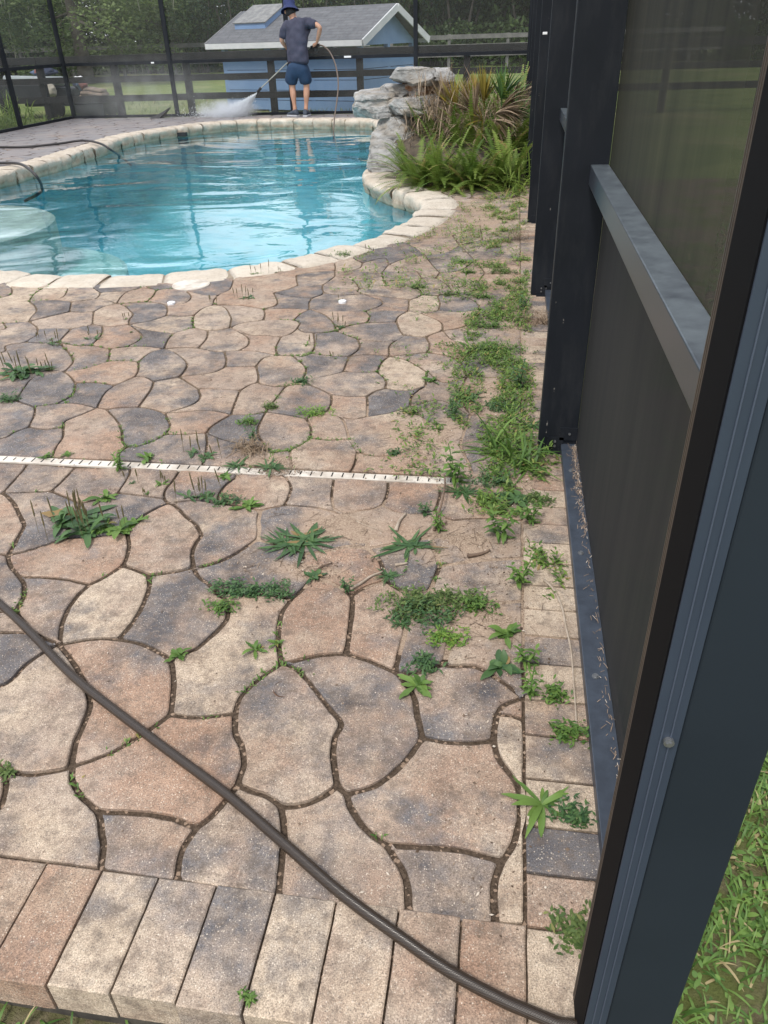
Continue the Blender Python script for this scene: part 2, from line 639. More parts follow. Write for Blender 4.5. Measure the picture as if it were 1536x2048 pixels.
def add_stone(P, gap, tint, zt=0.0, deep=.03, step=.014, wob=.002, sm=1):
    P = resample(P, step)
    if len(P) < 4: return
    P = smooth_ring(P, sm, .22)
    P = inset(P, gap/2)
    P = [q+Vector((noise.noise(Vector((q.x*38, q.y*38, 1)))*wob, noise.noise(Vector((q.x*38, q.y*38, 9)))*wob)) for q in P]
    A = inset(P, .0028); n = len(P)
    c = sum(P, Vector((0, 0)))/n; tl = (random.uniform(-.004, .004), random.uniform(-.004, .004)); zt += random.uniform(-.0018, .0018)
    def Z(q, dz): return (q.x, q.y, zt+dz+(q.x-c.x)*tl[0]+(q.y-c.y)*tl[1])
    V = [Z(q, 0) for q in A]+[Z(q, -.0022) for q in P]+[(q.x, q.y, zt-deep) for q in P]
    tri = tessellate_polygon([[Vector((q.x, q.y, 0)) for q in A]])
    Fs = [tuple(t) for t in tri]
    Fs = [t if (A[t[1]]-A[t[0]]).cross(A[t[2]]-A[t[0]]) > 0 else t[::-1] for t in Fs]
    for r_ in (0, 1):
        Fs += [(r_*n+(i+1) % n, r_*n+i, (r_+1)*n+i, (r_+1)*n+(i+1) % n) for i in range(n)]
    STONE.add(V, Fs); rv = (random.random()*50, random.random()*50, random.random()*50)
    global ST_TINT, ST_RND
    ST_TINT += [tint]*len(Fs); ST_RND += [rv]*len(Fs)
# stones whose own colour departs from the common mix: (pixel inside the stone, charcoal amount, pink amount, cream amount)
SPECIAL = [((80, 1010), .75, .25, .3), ((60, 1285), .9, .1, .2), ((250, 860), .85, .1, .1), ((330, 725), .75, 0, .3), ((30, 620), .2, .1, .9), ((120, 615), .85, .1, .1),
    ((820, 750), .05, .2, .95), ((845, 640), .05, .3, .85), ((850, 605), .35, 0, .8), ((920, 600), .8, 0, .3), ((920, 640), .1, .75, .7), ((860, 695), .2, .8, .4),
    ((250, 1370), .45, .95, .2), ((330, 1520), .15, .95, .3), ((150, 1120), .25, .9, .3), ((510, 980), .1, .9, .5), ((620, 1250), .1, .9, .4), ((760, 1240), .25, .8, .5),
    ((390, 840), .1, .9, .3), ((160, 840), .1, .8, .3), ((420, 750), .1, .3, .3), ((870, 1400), .7, .4, .1), ((750, 1420), .6, .5, .2), ((880, 1590), .4, .7, .5),
    ((1030, 1500), .05, .1, .95), ((1030, 1770), .1, .1, .8), ((900, 1760), .5, .1, .5), ((575, 1480), .45, .5, .4), ((80, 1410), .45, .25, .6), ((430, 1370), .35, .1, .75),
    ((170, 1230), .2, .1, .85), ((60, 940), .7, .1, .2), ((600, 1060), .6, .5, .2), ((660, 880), .2, .6, .6), ((450, 1060), .5, .5, .4), ((470, 670), .4, .2, .3), ((260, 600), .1, .7, .3), ((20, 830), .75, .2, .2), ((300, 1690), .5, .45, .4), ((480, 1720), .5, .15, .6), ((650, 1730), .35, .5, .5), ((100, 1640), .45, .25, .5), ((340, 1230), .75, .3, .3), ((200, 1210), .6, .3, .4), ((500, 1240), .5, .1, .6), ((420, 1040), .6, .4, .3), ((330, 1080), .35, .7, .4)]
def in_tint(P):
    for (px, c, k, b) in SPECIAL:
        g = G(*px).xy
        if inside(g, P): return (c, k, b, 1)
    t = random.random()
    return (max(0, random.gauss(.52, .22)), max(0, random.gauss(.42, .25)), max(0, random.gauss(.34, .22)), 1)
for f in FACES:
    c = sum(f, Vector((0, 0)))/len(f)
    add_stone(f, .0135 if c.y < 1.9 else .0095, in_tint(f), step=.013 if c.y < 3 else .022)
# ---- the rest of the deck: jittered cells, fitted round the traced stones, the pool coping and the drain
POOL_IN = [(-700, 500), (-350, 530), (-120, 541), (0, 541), (60, 546), (130, 549), (190, 549), (260, 549), (330, 544), (420, 538), (500, 530), (560, 519), (620, 507), (680, 492), (740, 474),
    (790, 455), (825, 435), (847, 412), (843, 400), (815, 388), (770, 374), (742, 362), (728, 350), (735, 335), (748, 320), (760, 300), (766, 280), (762, 262), (757, 250), (745, 241), (700, 239), (600, 239), (500, 241),
    (420, 247), (370, 253), (300, 263), (240, 276), (200, 290), (170, 299), (120, 315), (60, 330), (0, 346), (-150, 372), (-400, 392), (-700, 410)]
POOL = [v.xy for v in crom([G(x, y) for x, y in POOL_IN], 5, True)]
def area2(P): return .5*sum(P[i].x*P[(i+1) % len(P)].y-P[(i+1) % len(P)].x*P[i].y for i in range(len(P)))
if area2(POOL) < 0: POOL = POOL[::-1]
CW = .31
COPE_OUT = smooth_ring(inset(resample(POOL, .09), -CW), 6, .25)
def nearest_on(p, P):
    best = (1e9, None)
    for i in range(len(P)):
        a, b = P[i], P[(i+1) % len(P)]; d = b-a; L2 = d.length_squared
        if L2 < 1e-12: continue
        t = max(0, min(1, (p-a).dot(d)/L2)); q = a+d*t; e = (p-q).length
        if e < best[0]: best = (e, q)
    return best
BX = [(min(q.x for q in f), max(q.x for q in f), min(q.y for q in f), max(q.y for q in f)) for f in FACES]
def traced(p):
    for f, b in zip(FACES, BX):
        if b[0] <= p.x <= b[1] and b[2] <= p.y <= b[3] and inside(p, f): return f
    return None
SEGS = set()
DX0, DX1, DY0, DY1 = -8.64, .305, .53, 15.86
ROWX = .092                       # where the row of edge bricks begins
random.seed(11)
seeds = []
sp = .42; r_ = 0; y = DY0-.2
OUTER = {}
for f in FACES:
    for i in range(len(f)):
        a, b = f[i], f[(i+1) % len(f)]
        ka, kb = (round(a.x, 4), round(a.y, 4)), (round(b.x, 4), round(b.y, 4))
        if (kb, ka) in OUTER: del OUTER[(kb, ka)]
        else: OUTER[(ka, kb)] = (a, b)
OUT = list(OUTER.values())
def near_outer(p):
    best = (1e9, p)
    for a, b in OUT:
        d = b-a; L2 = d.length_squared
        if L2 < 1e-12: continue
        t = max(0, min(1, (p-a).dot(d)/L2)); q = a+d*t; e = (p-q).length
        if e < best[0]: best = (e, q)
    return best
while y < DY1+.4:
    x = DX0-.3+(.21 if r_ % 2 else 0)
    while x < ROWX+.3:
        seeds.append(Vector((x+random.uniform(-.085, .085), y+random.uniform(-.085, .085)))); x += sp
    y += sp*.84; r_ += 1
grid = {}
for s in seeds: grid.setdefault((int(s.x//.5), int(s.y//.5)), []).append(s)
def clip(P, p0, n_):
    out = []
    for i in range(len(P)):
        a, b = P[i], P[(i+1) % len(P)]; da, db = (a-p0).dot(n_), (b-p0).dot(n_)
        if da <= 0: out.append(a)
        if (da < 0 < db) or (db < 0 < da): out.append(a+(b-a)*(da/(da-db)))
    return out
DRY0, DRY1 = G(300, 938).y-.004, G(300, 924).y+.004
for s in seeds:
    if not (DX0-.2 < s.x < ROWX+.2): continue
    P = [s+Vector(q) for q in ((-.5, -.5), (.5, -.5), (.5, .5), (-.5, .5))]
    gx, gy = int(s.x//.5), int(s.y//.5)
    for i in range(gx-2, gx+3):
        for j in range(gy-2, gy+3):
            for o in grid.get((i, j), ()):
                if o is s: continue
                n_ = o-s
                if n_.length < 1.2: P = clip(P, (o+s)/2, n_)
                if len(P) < 3: break
    for p0, n_ in (((DX0, 0), (-1, 0)), ((ROWX-.004, 0), (1, 0)), ((0, .735), (0, -1)), ((0, DY1-.01), (0, 1))):
        P = clip(P, Vector(p0), Vector(n_))
        if len(P) < 3: break
    if len(P) < 3: continue
    if s.y < (DRY0+DRY1)/2: P = clip(P, Vector((0, DRY0)), Vector((0, 1)))
    else: P = clip(P, Vector((0, DRY1)), Vector((0, -1)))
    if len(P) < 3: continue
    Q = resample(P, .05); tot = len(Q); bad = 0; out = []
    near_pool = nearest_on(s, COPE_OUT)[0] < .6 or inside(s, COPE_OUT)
    for q in Q:
        if near_pool and inside(q, COPE_OUT):
            q = nearest_on(q, COPE_OUT)[1]; bad += 1
        if traced(q): q = near_outer(q)[1]; bad += 1
        elif OUT and s.y < 7:
            e, q2 = near_outer(q)
            if e < .06: q = q2
        out.append(q)
    if bad > tot*.8: continue
    if area2(out) < .008: continue
    out = smooth_ring(out, 2, .2)
    add_stone(out, .012, in_tint([Vector((1e5, 0))]*3), step=.03, sm=2, wob=.003)
# ---- border bricks: a soldier course along the front edge and a row along the right-hand screen wall
BR_T = {'tan': (.15, .45, .85, 1), 'orange': (.15, .8, .9, 1), 'cream': (.2, .1, 1.1, 1), 'grey': (.5, .3, .6, 1), 'dark': (1.1, 0, 0, 1), 'pink': (.1, .7, .6, 1)}
def rect(x0, y0, x1, y1): return [Vector(q) for q in ((x0, y0), (x1, y0), (x1, y1), (x0, y1))]
fb = ['pink', 'cream', 'tan', 'grey', 'orange', 'cream', 'tan', 'cream', 'grey', 'tan', 'orange', 'tan', 'orange', 'cream', 'tan', 'grey', 'cream', 'cream', 'grey', 'orange']
x = .096; k = 0; order = ['orange', 'grey', 'tan', 'cream', 'grey', 'tan', 'cream', 'orange', 'orange', 'tan', 'cream', 'pink']
while x > DX0:
    wdt = .1075+random.uniform(-.001, .001)
    nm = order[k] if k < len(order) else random.choice(list(BR_T)[:4]+['pink'])
    add_stone(rect(x-wdt, .532+random.uniform(-.003, .003), x, .733), .004, BR_T[nm], zt=.001, deep=.075, step=.02, wob=.0008, sm=0); x -= wdt; k += 1
yj = [.53]+[G(1062, q).y for q in (1868, 1745, 1650, 1555, 1468, 1398, 1325, 1270)]; yj[1] = .729
while yj[-1] < DY1-.15: yj.append(yj[-1]+.103+random.uniform(-.004, .004))
rn = ['cream', 'pink', 'dark', 'cream', 'grey', 'orange', 'tan', 'grey']
for i in range(len(yj)-1):
    nm = rn[i] if i < len(rn) else random.choice(['tan', 'grey', 'pink', 'cream', 'grey'])
    add_stone(rect(.094, yj[i], .302, yj[i+1]), .006, BR_T[nm], deep=.075, step=.02, wob=.0012, sm=0)
# ---- paver material
def paver_material():
    m, nt, N, L, B = new_mat('tumbled_paver')
    tn = N.new('ShaderNodeAttribute'); tn.attribute_name = 'tint'; rn_ = N.new('ShaderNodeAttribute'); rn_.attribute_name = 'rnd'
    pos = _pos(nt); va = N.new('ShaderNodeVectorMath'); va.operation = 'ADD'; L.new(pos, va.inputs[0]); L.new(rn_.outputs['Vector'], va.inputs[1]); co = va.outputs[0]
    sx = N.new('ShaderNodeSeparateColor'); L.new(tn.outputs['Color'], sx.inputs[0])
    base = _mix(nt, _ramp(nt, _noise(nt, co, 9, 5), .3, .7), (.30, .235, .188), (.45, .36, .29))
    cream = _mix(nt, _ramp(nt, _noise(nt, co, 14, 4), .3, .7), (.44, .355, .27), (.58, .48, .37))
    pink = _mix(nt, _ramp(nt, _noise(nt, co, 12, 4), .3, .7), (.31, .205, .148), (.42, .285, .205))
    char = _mix(nt, _ramp(nt, _noise(nt, co, 12, 4), .3, .7), (.095, .092, .10), (.20, .19, .192))
    def amt(seed, s, lo, hi, ch):
        v2 = N.new('ShaderNodeVectorMath'); v2.operation = 'ADD'; L.new(co, v2.inputs[0]); v2.inputs[1].default_value = (seed, seed*2, 0)
        nz_ = _math(nt, 'MULTIPLY', _noise(nt, v2.outputs[0], s, 7, .66), 1.75)
        return _ramp(nt, _math(nt, 'ADD', nz_, _math(nt, 'SUBTRACT', _math(nt, 'MULTIPLY', sx.outputs[ch], .5), .62)), lo, hi)
    c = _mix(nt, amt(3, 5.0, .36, .80, 2), base, cream)
    c = _mix(nt, amt(7, 5.0, .38, .84, 1), c, pink)
    c = _mix(nt, amt(13, 6.0, .42, .74, 0), c, char)
    # exposed aggregate: pale grit and dark pits
    vo = N.new('ShaderNodeTexVoronoi'); vo.inputs['Scale'].default_value = 300; L.new(co, vo.inputs['Vector'])
    vs = N.new('ShaderNodeSeparateColor'); L.new(vo.outputs['Color'], vs.inputs[0])
    grit = _math(nt, 'MULTIPLY', _ramp(nt, vs.outputs[0], .80, .84), _ramp(nt, vo.outputs['Distance'], .25, .5, (1, 1, 1, 1), (0, 0, 0, 1)))
    c = _mix(nt, _math(nt, 'MULTIPLY', grit, .75), c, (.66, .58, .48))
    dark = _math(nt, 'MULTIPLY', _ramp(nt, vs.outputs[1], .80, .85), _ramp(nt, vo.outputs['Distance'], .2, .55, (1, 1, 1, 1), (0, 0, 0, 1)))
    c = _mix(nt, _math(nt, 'MULTIPLY', dark, .6), c, (.10, .085, .075))
    c = _mix(nt, .85, c, _mix(nt, 1.0, c, _ramp(nt, _noise(nt, co, 420, 3, .7), .32, .68, (.42, .41, .40, 1), (1.5, 1.5, 1.5, 1)), 'MULTIPLY'))
    # worn grime blotches
    c = _mix(nt, _math(nt, 'MULTIPLY', _ramp(nt, _noise(nt, co, 30, 6, .7), .50, .68), .6), c, (.13, .10, .08))
    c = _mix(nt, _math(nt, 'MULTIPLY', _ramp(nt, _noise(nt, co, 75, 5, .7), .52, .66), .45), c, (.17, .13, .10))
    film = _ramp(nt, _noise(nt, pos, 2.4, 9, .72), .40, .66)
    c = _mix(nt, _math(nt, 'MULTIPLY', film, .55), c, _mix(nt, 1.0, c, (.58, .50, .44), 'MULTIPLY'))
    c = _mix(nt, _math(nt, 'MULTIPLY', _ramp(nt, _noise(nt, pos, 11, 9, .75), .55, .68), .6), c, (.11, .09, .075))
    c = _mix(nt, _math(nt, 'MULTIPLY', _ramp(nt, _noise(nt, pos, 55, 8, .8), .60, .68), .7), c, (.07, .055, .045))
    # sandy soil washed over the stones in patches beside the drain
    sp_ = N.new('ShaderNodeSeparateXYZ'); L.new(pos, sp_.inputs[0])
    def blob(cx, cy, rx, ry):
        a = _math(nt, 'DIVIDE', _math(nt, 'SUBTRACT', sp_.outputs[0], cx), rx); b = _math(nt, 'DIVIDE', _math(nt, 'SUBTRACT', sp_.outputs[1], cy), ry)
        return _math(nt, 'SUBTRACT', 1.0, _math(nt, 'POWER', _math(nt, 'ADD', _math(nt, 'MULTIPLY', a, a), _math(nt, 'MULTIPLY', b, b)), .5))
    tot = None
    for px, rx, ry in SOIL_BLOBS:
        g = G(*px); q = _math(nt, 'MAXIMUM', blob(g.x, g.y, rx, ry), -1.0); tot = q if tot is None else _math(nt, 'MAXIMUM', tot, q)
    so_ = _math(nt, 'ADD', tot, _math(nt, 'MULTIPLY', _math(nt, 'SUBTRACT', _noise(nt, pos, 7, 8, .7), .5), 2.6))
    soilc = _mix(nt, _ramp(nt, _noise(nt, pos, 160, 4, .7), .35, .65), (.25, .175, .125), (.46, .35, .26))
    c = _mix(nt, _math(nt, 'MULTIPLY', _ramp(nt, so_, .15, .75), .8), c, soilc)
    wet = _math(nt, 'MULTIPLY', _ramp(nt, sp_.outputs[1], 9.5 if False else 0, 1) if False else _math(nt, 'MULTIPLY', _math(nt, 'SUBTRACT', sp_.outputs[1], 7.6), .5), 1.0)
    wet = _math(nt, 'MINIMUM', _math(nt, 'MAXIMUM', wet, 0.0), 1.0)          # the far end has just been hosed down
    wet = _math(nt, 'MULTIPLY', wet, _ramp(nt, _noise(nt, pos, 1.6, 4), .2, .42))
    c = _mix(nt, _math(nt, 'MULTIPLY', wet, .75), c, (.215, .205, .215))
    L.new(c, B.inputs['Base Color']); L.new(_math(nt, 'SUBTRACT', .88, _math(nt, 'MULTIPLY', wet, .45)), B.inputs['Roughness']); B.inputs['Specular IOR Level'].default_value = .3
    h = _math(nt, 'ADD', _math(nt, 'MULTIPLY', _noise(nt, co, 330, 4, .65), .5), _math(nt, 'ADD', _noise(nt, co, 28, 5), _math(nt, 'MULTIPLY', vo.outputs['Distance'], -.25)))
    _bump(nt, h, B, .55, .0035)
    return m
SOIL_BLOBS = [((975, 964), .20, .07), ((555, 942), .06, .035), ((700, 1060), .34, .14), ((850, 870), .30, .20), ((930, 1090), .20, .14), ((600, 1140), .18, .06), ((960, 1240), .2, .16), ((540, 925), .16, .1), ((990, 800), .10, .4), ((970, 440), .32, .8), ((1020, 620), .08, .8)]
paver_m = paver_material()
deck = STONE.build('paver_deck', paver_m); tag(deck, kind='structure')
a = deck.data.attributes.new('tint', 'FLOAT_COLOR', 'FACE'); a.data.foreach_set('color', [c for t in ST_TINT for c in t])
a = deck.data.attributes.new('rnd', 'FLOAT_VECTOR', 'FACE'); a.data.foreach_set('vector', [c for t in ST_RND for c in t])
# ---- soil and moss in the joints (one sheet a little below the stone tops)
def joint_material():
    m, nt, N, L, B = new_mat('joint_soil'); pos = _pos(nt)
    c = _mix(nt, _ramp(nt, _noise(nt, pos, 120, 5, .7), .35, .65), (.05, .036, .026), (.15, .11, .08))
    moss = _ramp(nt, _noise(nt, pos, 2.6, 3), .45, .6)
    sp_ = N.new('ShaderNodeSeparateXYZ'); L.new(pos, sp_.inputs[0])
    far_ = _math(nt, 'MINIMUM', _math(nt, 'MAXIMUM', _math(nt, 'MULTIPLY', _math(nt, 'SUBTRACT', sp_.outputs[1], 1.9), .5), 0.0), 1.0)   # the joints away from the door are sandier
    c = _mix(nt, _math(nt, 'MULTIPLY', far_, .7), c, _mix(nt, _ramp(nt, _noise(nt, pos, 90, 5, .7), .35, .65), (.14, .105, .072), (.29, .225, .16)))
    zone = _math(nt, 'MULTIPLY', _ramp(nt, sp_.outputs[1], 2.0, 2.4), moss)
    zone = _math(nt, 'MULTIPLY', zone, _ramp(nt, _noise(nt, pos, 60, 3), .3, .6))
    c = _mix(nt, _math(nt, 'MULTIPLY', zone, .85), c, (.13, .12, .025))
    vo = N.new('ShaderNodeTexVoronoi'); vo.inputs['Scale'].default_value = 160; L.new(pos, vo.inputs['Vector'])
    vs = N.new('ShaderNodeSeparateColor'); L.new(vo.outputs['Color'], vs.inputs[0])
    c = _mix(nt, _ramp(nt, vs.outputs[0], .9, .93), c, (.36, .26, .19))
    L.new(c, B.inputs['Base Color']); B.inputs['Roughness'].default_value = .95; B.inputs['Specular IOR Level'].default_value = .1
    _bump(nt, _noise(nt, pos, 180, 6, .7), B, .9, .006)
    return m
joint_m = joint_material()
jb = MB()
# sheet with a hole for the pool: strips between the coping's outer edge and the deck's outline
def ring_fill(inner, outer_rect, z):
    cen = sum(inner, Vector((0, 0)))/len(inner)
    x0, y0, x1, y1 = outer_rect; polys = [[Vector((q.x, q.y, z)) for q in rect(x0, y0, x1, y1)], [Vector((q.x, q.y, z)) for q in inner]]
    V = [tuple(v) for P in polys for v in P]; T = tessellate_polygon(polys)
    return V, [t if (Vector(V[t[1]])-Vector(V[t[0]])).cross(Vector(V[t[2]])-Vector(V[t[0]])).z > 0 else t[::-1] for t in T]
HOLE = resample(inset(resample(POOL, .15), -.16), .25)
V, Fs = ring_fill(HOLE, (DX0, .545, .295, DY1), -.0085)
jb.add(V, Fs)
js = jb.build('joint_soil', joint_m); tag(js, kind='structure')
# ================================================================ GROUND, POOL, WATER
def ground_material():
    m, nt, N, L, B = new_mat('field_grass'); pos = _pos(nt)
    c = _mix(nt, _ramp(nt, _noise(nt, pos, 1.3, 6, .7), .35, .65), (.115, .165, .045), (.21, .25, .085))
    c = _mix(nt, _ramp(nt, _noise(nt, pos, .35, 6, .7), .5, .7), c, (.33, .30, .16))
    c = _mix(nt, _ramp(nt, _noise(nt, pos, 30, 6, .7), .5, .75), c, (.07, .10, .03))
    L.new(c, B.inputs['Base Color']); B.inputs['Roughness'].default_value = .95; B.inputs['Specular IOR Level'].default_value = .1
    _bump(nt, _noise(nt, pos, 25, 6, .7), B, .8, .03); return m
def dirt_material():
    m, nt, N, L, B = new_mat('bare_dirt'); pos = _pos(nt)
    c = _mix(nt, _ramp(nt, _noise(nt, pos, 40, 6, .7), .35, .65), (.10, .07, .05), (.26, .20, .15))
    c = _mix(nt, _ramp(nt, _noise(nt, pos, 3, 5, .7), .4, .6), c, (.12, .14, .045))
    L.new(c, B.inputs['Base Color']); B.inputs['Roughness'].default_value = .95; B.inputs['Specular IOR Level'].default_value = .1
    _bump(nt, _noise(nt, pos, 120, 6, .7), B, 1, .01); return m
def grid_sheet(x0, x1, y0, y1, nx, ny, zf):
    V = [(x0+(x1-x0)*i/nx, y0+(y1-y0)*j/ny, 0) for j in range(ny+1) for i in range(nx+1)]
    V = [(a, b, zf(a, b)) for a, b, _ in V]
    return V, [(j*(nx+1)+i, j*(nx+1)+i+1, (j+1)*(nx+1)+i+1, (j+1)*(nx+1)+i) for j in range(ny) for i in range(nx)]
GZ = -.13
gm = ground_material()
V, Fs = ring_fill([Vector(q) for q in ((-8.6, .6), (.25, .6), (.25, 15.8), (-8.6, 15.8))], (-900, -300, 900, 1500), GZ)
g = mesh_obj('ground', V, Fs, gm); tag(g, kind='structure')
V, Fs = grid_sheet(-10, 3.2, -1.0, .56, 90, 14, lambda x, y: GZ+.012+noise.noise(Vector((x*4, y*4, 0)))*.012)
V2, F2 = grid_sheet(.29, 2.6, .561, 9, 20, 70, lambda x, y: GZ+.014+noise.noise(Vector((x*4, y*4, 0)))*.012)
d = MB(); d.add(V, Fs); d.add(V2, F2)
tag(d.build('dirt_strip', dirt_material(), smooth=True), kind='structure')
# slab edge under the border bricks
sb = MB(); sb.box((DX0, .545, GZ-.05), (.296, .60, -.0775)); sb.box((.25, .60, GZ-.05), (  .296, DY1, -.0775))
tag(sb.build('deck_footing', mat('footing_concrete', (.035, .03, .025), (.08, .07, .055), 20, .95, .6)), kind='structure')
WZ = -.15
pool = empty('swimming_pool', (-4.5, 9, 0)); tag(pool, 'freeform swimming pool with pale rock coping and turquoise plaster', 'pool')
def plaster_material():
    m, nt, N, L, B = new_mat('pool_plaster'); pos = _pos(nt)
    c = _mix(nt, _ramp(nt, _noise(nt, pos, .9, 5), .35, .65), (.16, .51, .61), (.27, .65, .73))
    sp_ = N.new('ShaderNodeSeparateXYZ'); L.new(pos, sp_.inputs[0])
    c = _mix(nt, _math(nt, 'MULTIPLY', _ramp(nt, _noise(nt, pos, 3, 6, .7), .5, .8), .5), c, (.30, .42, .36))
    L.new(c, B.inputs['Base Color']); B.inputs['Roughness'].default_value = .8; return m
plaster = plaster_material()
PR = smooth_ring(resample(POOL, .12), 2, .25); n = len(PR)
cen = sum(PR, Vector((0, 0)))/n
PR = inset(PR, -.045)
rings = [(0.0, -.13), (0.0, -.45), (.05, -.95), (.14, -1.15), (.45, -1.35), (.8, -1.55), (.999, -1.6)]
V = []; Fs = []
for k, z in rings: V += [(q.x+(cen.x-q.x)*k, q.y+(cen.y-q.y)*k, z) for q in PR]
for r_ in range(len(rings)-1): Fs += [(r_*n+(i+1) % n, r_*n+i, (r_+1)*n+i, (r_+1)*n+(i+1) % n)[::-1] for i in range(n)]
mesh_obj('pool_shell', V, Fs, plaster, pool, True)
# round shallow step at the left and a sloping bench below it
def disc(c, r, z0, z1, nn=48, sy=1.0):
    V = [(c.x+math.cos(2*math.pi*k/nn)*r*f, c.y+math.sin(2*math.pi*k/nn)*r*sy*f, z) for z, f in ((z1, 1), (z0-.02, 1), (z0, .97)) for k in range(nn)]
    return V, [(i*nn+k, i*nn+(k+1) % nn, (i+1)*nn+(k+1) % nn, (i+1)*nn+k) for i in (0, 1) for k in range(nn)]+[tuple(range(2*nn, 3*nn))]
pe = G(84, 482, -.30); cs = Vector((pe.x-1.15, pe.y, 0)); V, Fs = disc(cs, 1.15, -.185, -1.5)
mesh_obj('entry_step', V, Fs, mat('step_plaster', (.60, .62, .60), (.78, .79, .76), 5, .8, .3), pool)
V, Fs = disc(cs+Vector((.45, -.25, 0)), 1.45, -.62, -1.5)
mesh_obj('pool_bench', V, Fs, mat('bench_plaster', (.30, .52, .52), (.40, .60, .58), 4, .8), pool)
# coping
def coping_material():
    m, nt, N, L, B = new_mat('coping_rock'); pos = _pos(nt)
    ti = N.new('ShaderNodeAttribute'); ti.attribute_name = 'lv'
    c = _mix(nt, _ramp(nt, _noise(nt, pos, 6, 6, .65), .3, .7), (.42, .35, .27), (.62, .56, .48))
    c = _mix(nt, _math(nt, 'MULTIPLY', ti.outputs['Fac'], .6), c, (.70, .63, .53))
    c = _mix(nt, _math(nt, 'MULTIPLY', _ramp(nt, _noise(nt, pos, 40, 6, .75), .5, .75), .5), c, (.28, .21, .15))
    sp_ = N.new('ShaderNodeSeparateXYZ'); L.new(pos, sp_.inputs[0])
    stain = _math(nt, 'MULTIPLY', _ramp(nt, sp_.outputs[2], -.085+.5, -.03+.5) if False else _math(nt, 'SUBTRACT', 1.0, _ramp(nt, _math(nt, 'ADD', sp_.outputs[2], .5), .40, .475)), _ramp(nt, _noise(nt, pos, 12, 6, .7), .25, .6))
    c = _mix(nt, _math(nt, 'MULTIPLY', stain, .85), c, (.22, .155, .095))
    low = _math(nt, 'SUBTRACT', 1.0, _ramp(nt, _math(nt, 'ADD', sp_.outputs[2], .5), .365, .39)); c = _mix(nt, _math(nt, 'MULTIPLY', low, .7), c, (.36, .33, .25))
    L.new(c, B.inputs['Base Color']); B.inputs['Roughness'].default_value = .85; B.inputs['Specular IOR Level'].default_value = .25
    _bump(nt, _math(nt, 'ADD', _noise(nt, pos, 14, 8, .7), _math(nt, 'MULTIPLY', _noise(nt, pos, 90, 5), .3)), B, .8, .03); return m
copm = coping_material()
PP = resample(POOL, .02); PP = smooth_ring(PP, 12, .25)
acc = [0.0]
for i in range(len(PP)): acc.append(acc[-1]+(PP[(i+1) % len(PP)]-PP[i]).length)
TOT = acc[-1]
def at_s(s):
    s %= TOT; lo, hi = 0, len(PP)
    while hi-lo > 1:
        md = (lo+hi)//2
        if acc[md] <= s: lo = md
        else: hi = md
    a, b = PP[lo % len(PP)], PP[(lo+1) % len(PP)]; t = (s-acc[lo])/max(1e-6, acc[lo+1]-acc[lo]); return a.lerp(b, t)
def nrm_s(s):
    d = (at_s(s+.12)-at_s(s-.12)).normalized(); return Vector((d.y, -d.x))   # outward for a counter-clockwise pool
PROF = [(.30, -.06), (.305, -.01), (.295, .004), (.22, .008), (.13, .010), (.05, .008), (.012, .003), (-.008, -.012), (-.016, -.035), (-.012, -.065), (-.008, -.095), (-.002, -.125), (.012, -.16)]
def coping_run(mb, s0, s1, seed, rough=1.0, dz=0.0, dw=0.0, vals=None, v=0.0):
    nu = max(3, int((s1-s0)/.03)); V = []; NP = len(PROF)
    for i in range(nu+1):
        f = i/nu; s = s0+(s1-s0)*f; p = at_s(s); nn = nrm_s(s); e = min(f, 1-f)*(s1-s0)
        rd = .012*math.exp(-(e/.018)**1.0)*rough
        for k, (o, z) in enumerate(PROF):
            q = Vector((p.x+nn.x*o, p.y+nn.y*o, z))
            nz = noise.noise(q*9+Vector((seed, 0, 0)))*.012*rough + noise.noise(q*28+Vector((seed, 3, 0)))*.005*rough
            lump = noise.noise(Vector((seed*3.3, o*9, z*12)))*.018*rough
            side = -1 if k > 5 else 0
            oo = o+dw+(nz*2.2+lump*1.5)*side+(rd if k > 5 else 0)+(noise.noise(Vector((s*9, seed, 5)))*.02*rough if k < 3 else 0)
            V.append((p.x+nn.x*oo, p.y+nn.y*oo, z+dz-(rd*.8 if 1 < k < 8 else 0)+(nz*.5+lump*.25 if 1 < k < 7 else 0)))
    Fs = [(i*NP+k, i*NP+k+1, (i+1)*NP+k+1, (i+1)*NP+k)[::-1] for i in range(nu) for k in range(NP-1)]
    Fs += [tuple(range(NP))[::-1], tuple(nu*NP+k for k in range(NP))]
    mb.add(V, Fs)
    if vals is not None: vals += [v]*len(Fs)
random.seed(5)
cb = MB(); cv = []; s = .1
while s < TOT-.12:
    Lg = random.uniform(.24, .44); e = min(s+Lg, TOT-.02); mp_ = at_s((s+e)/2)
    coping_run(cb, s+.006, e-.008, random.random()*90, 1.0, random.uniform(-.003, .003), random.uniform(-.008, .008), cv, (1.0 if mp_.y < 8 else .1)*random.uniform(.6, 1)); s = e
co_ = cb.build('coping', copm, pool, True)
set_lv(co_, cv)
mb2 = MB(); coping_run(mb2, 0, TOT-.001, 3.0, .3, -.014, .022)
mesh_obj('mortar_bed', mb2.V, mb2.F, mat('coping_mortar', (.22, .18, .13), (.33, .27, .20), 20, .95, .5), pool, True)
# skimmer mouth under the far coping
sk = G(370, 266, -.08); sn = nearest_on(sk.xy, PP)[1]
mbk = MB(); mbk.box((sn.x-.13, sn.y-.035, -.140), (sn.x+.13, sn.y+.05, -.078)); mbk.build('skimmer_mouth', mat('skimmer_black', (.012, .012, .014), rough=.6), pool)
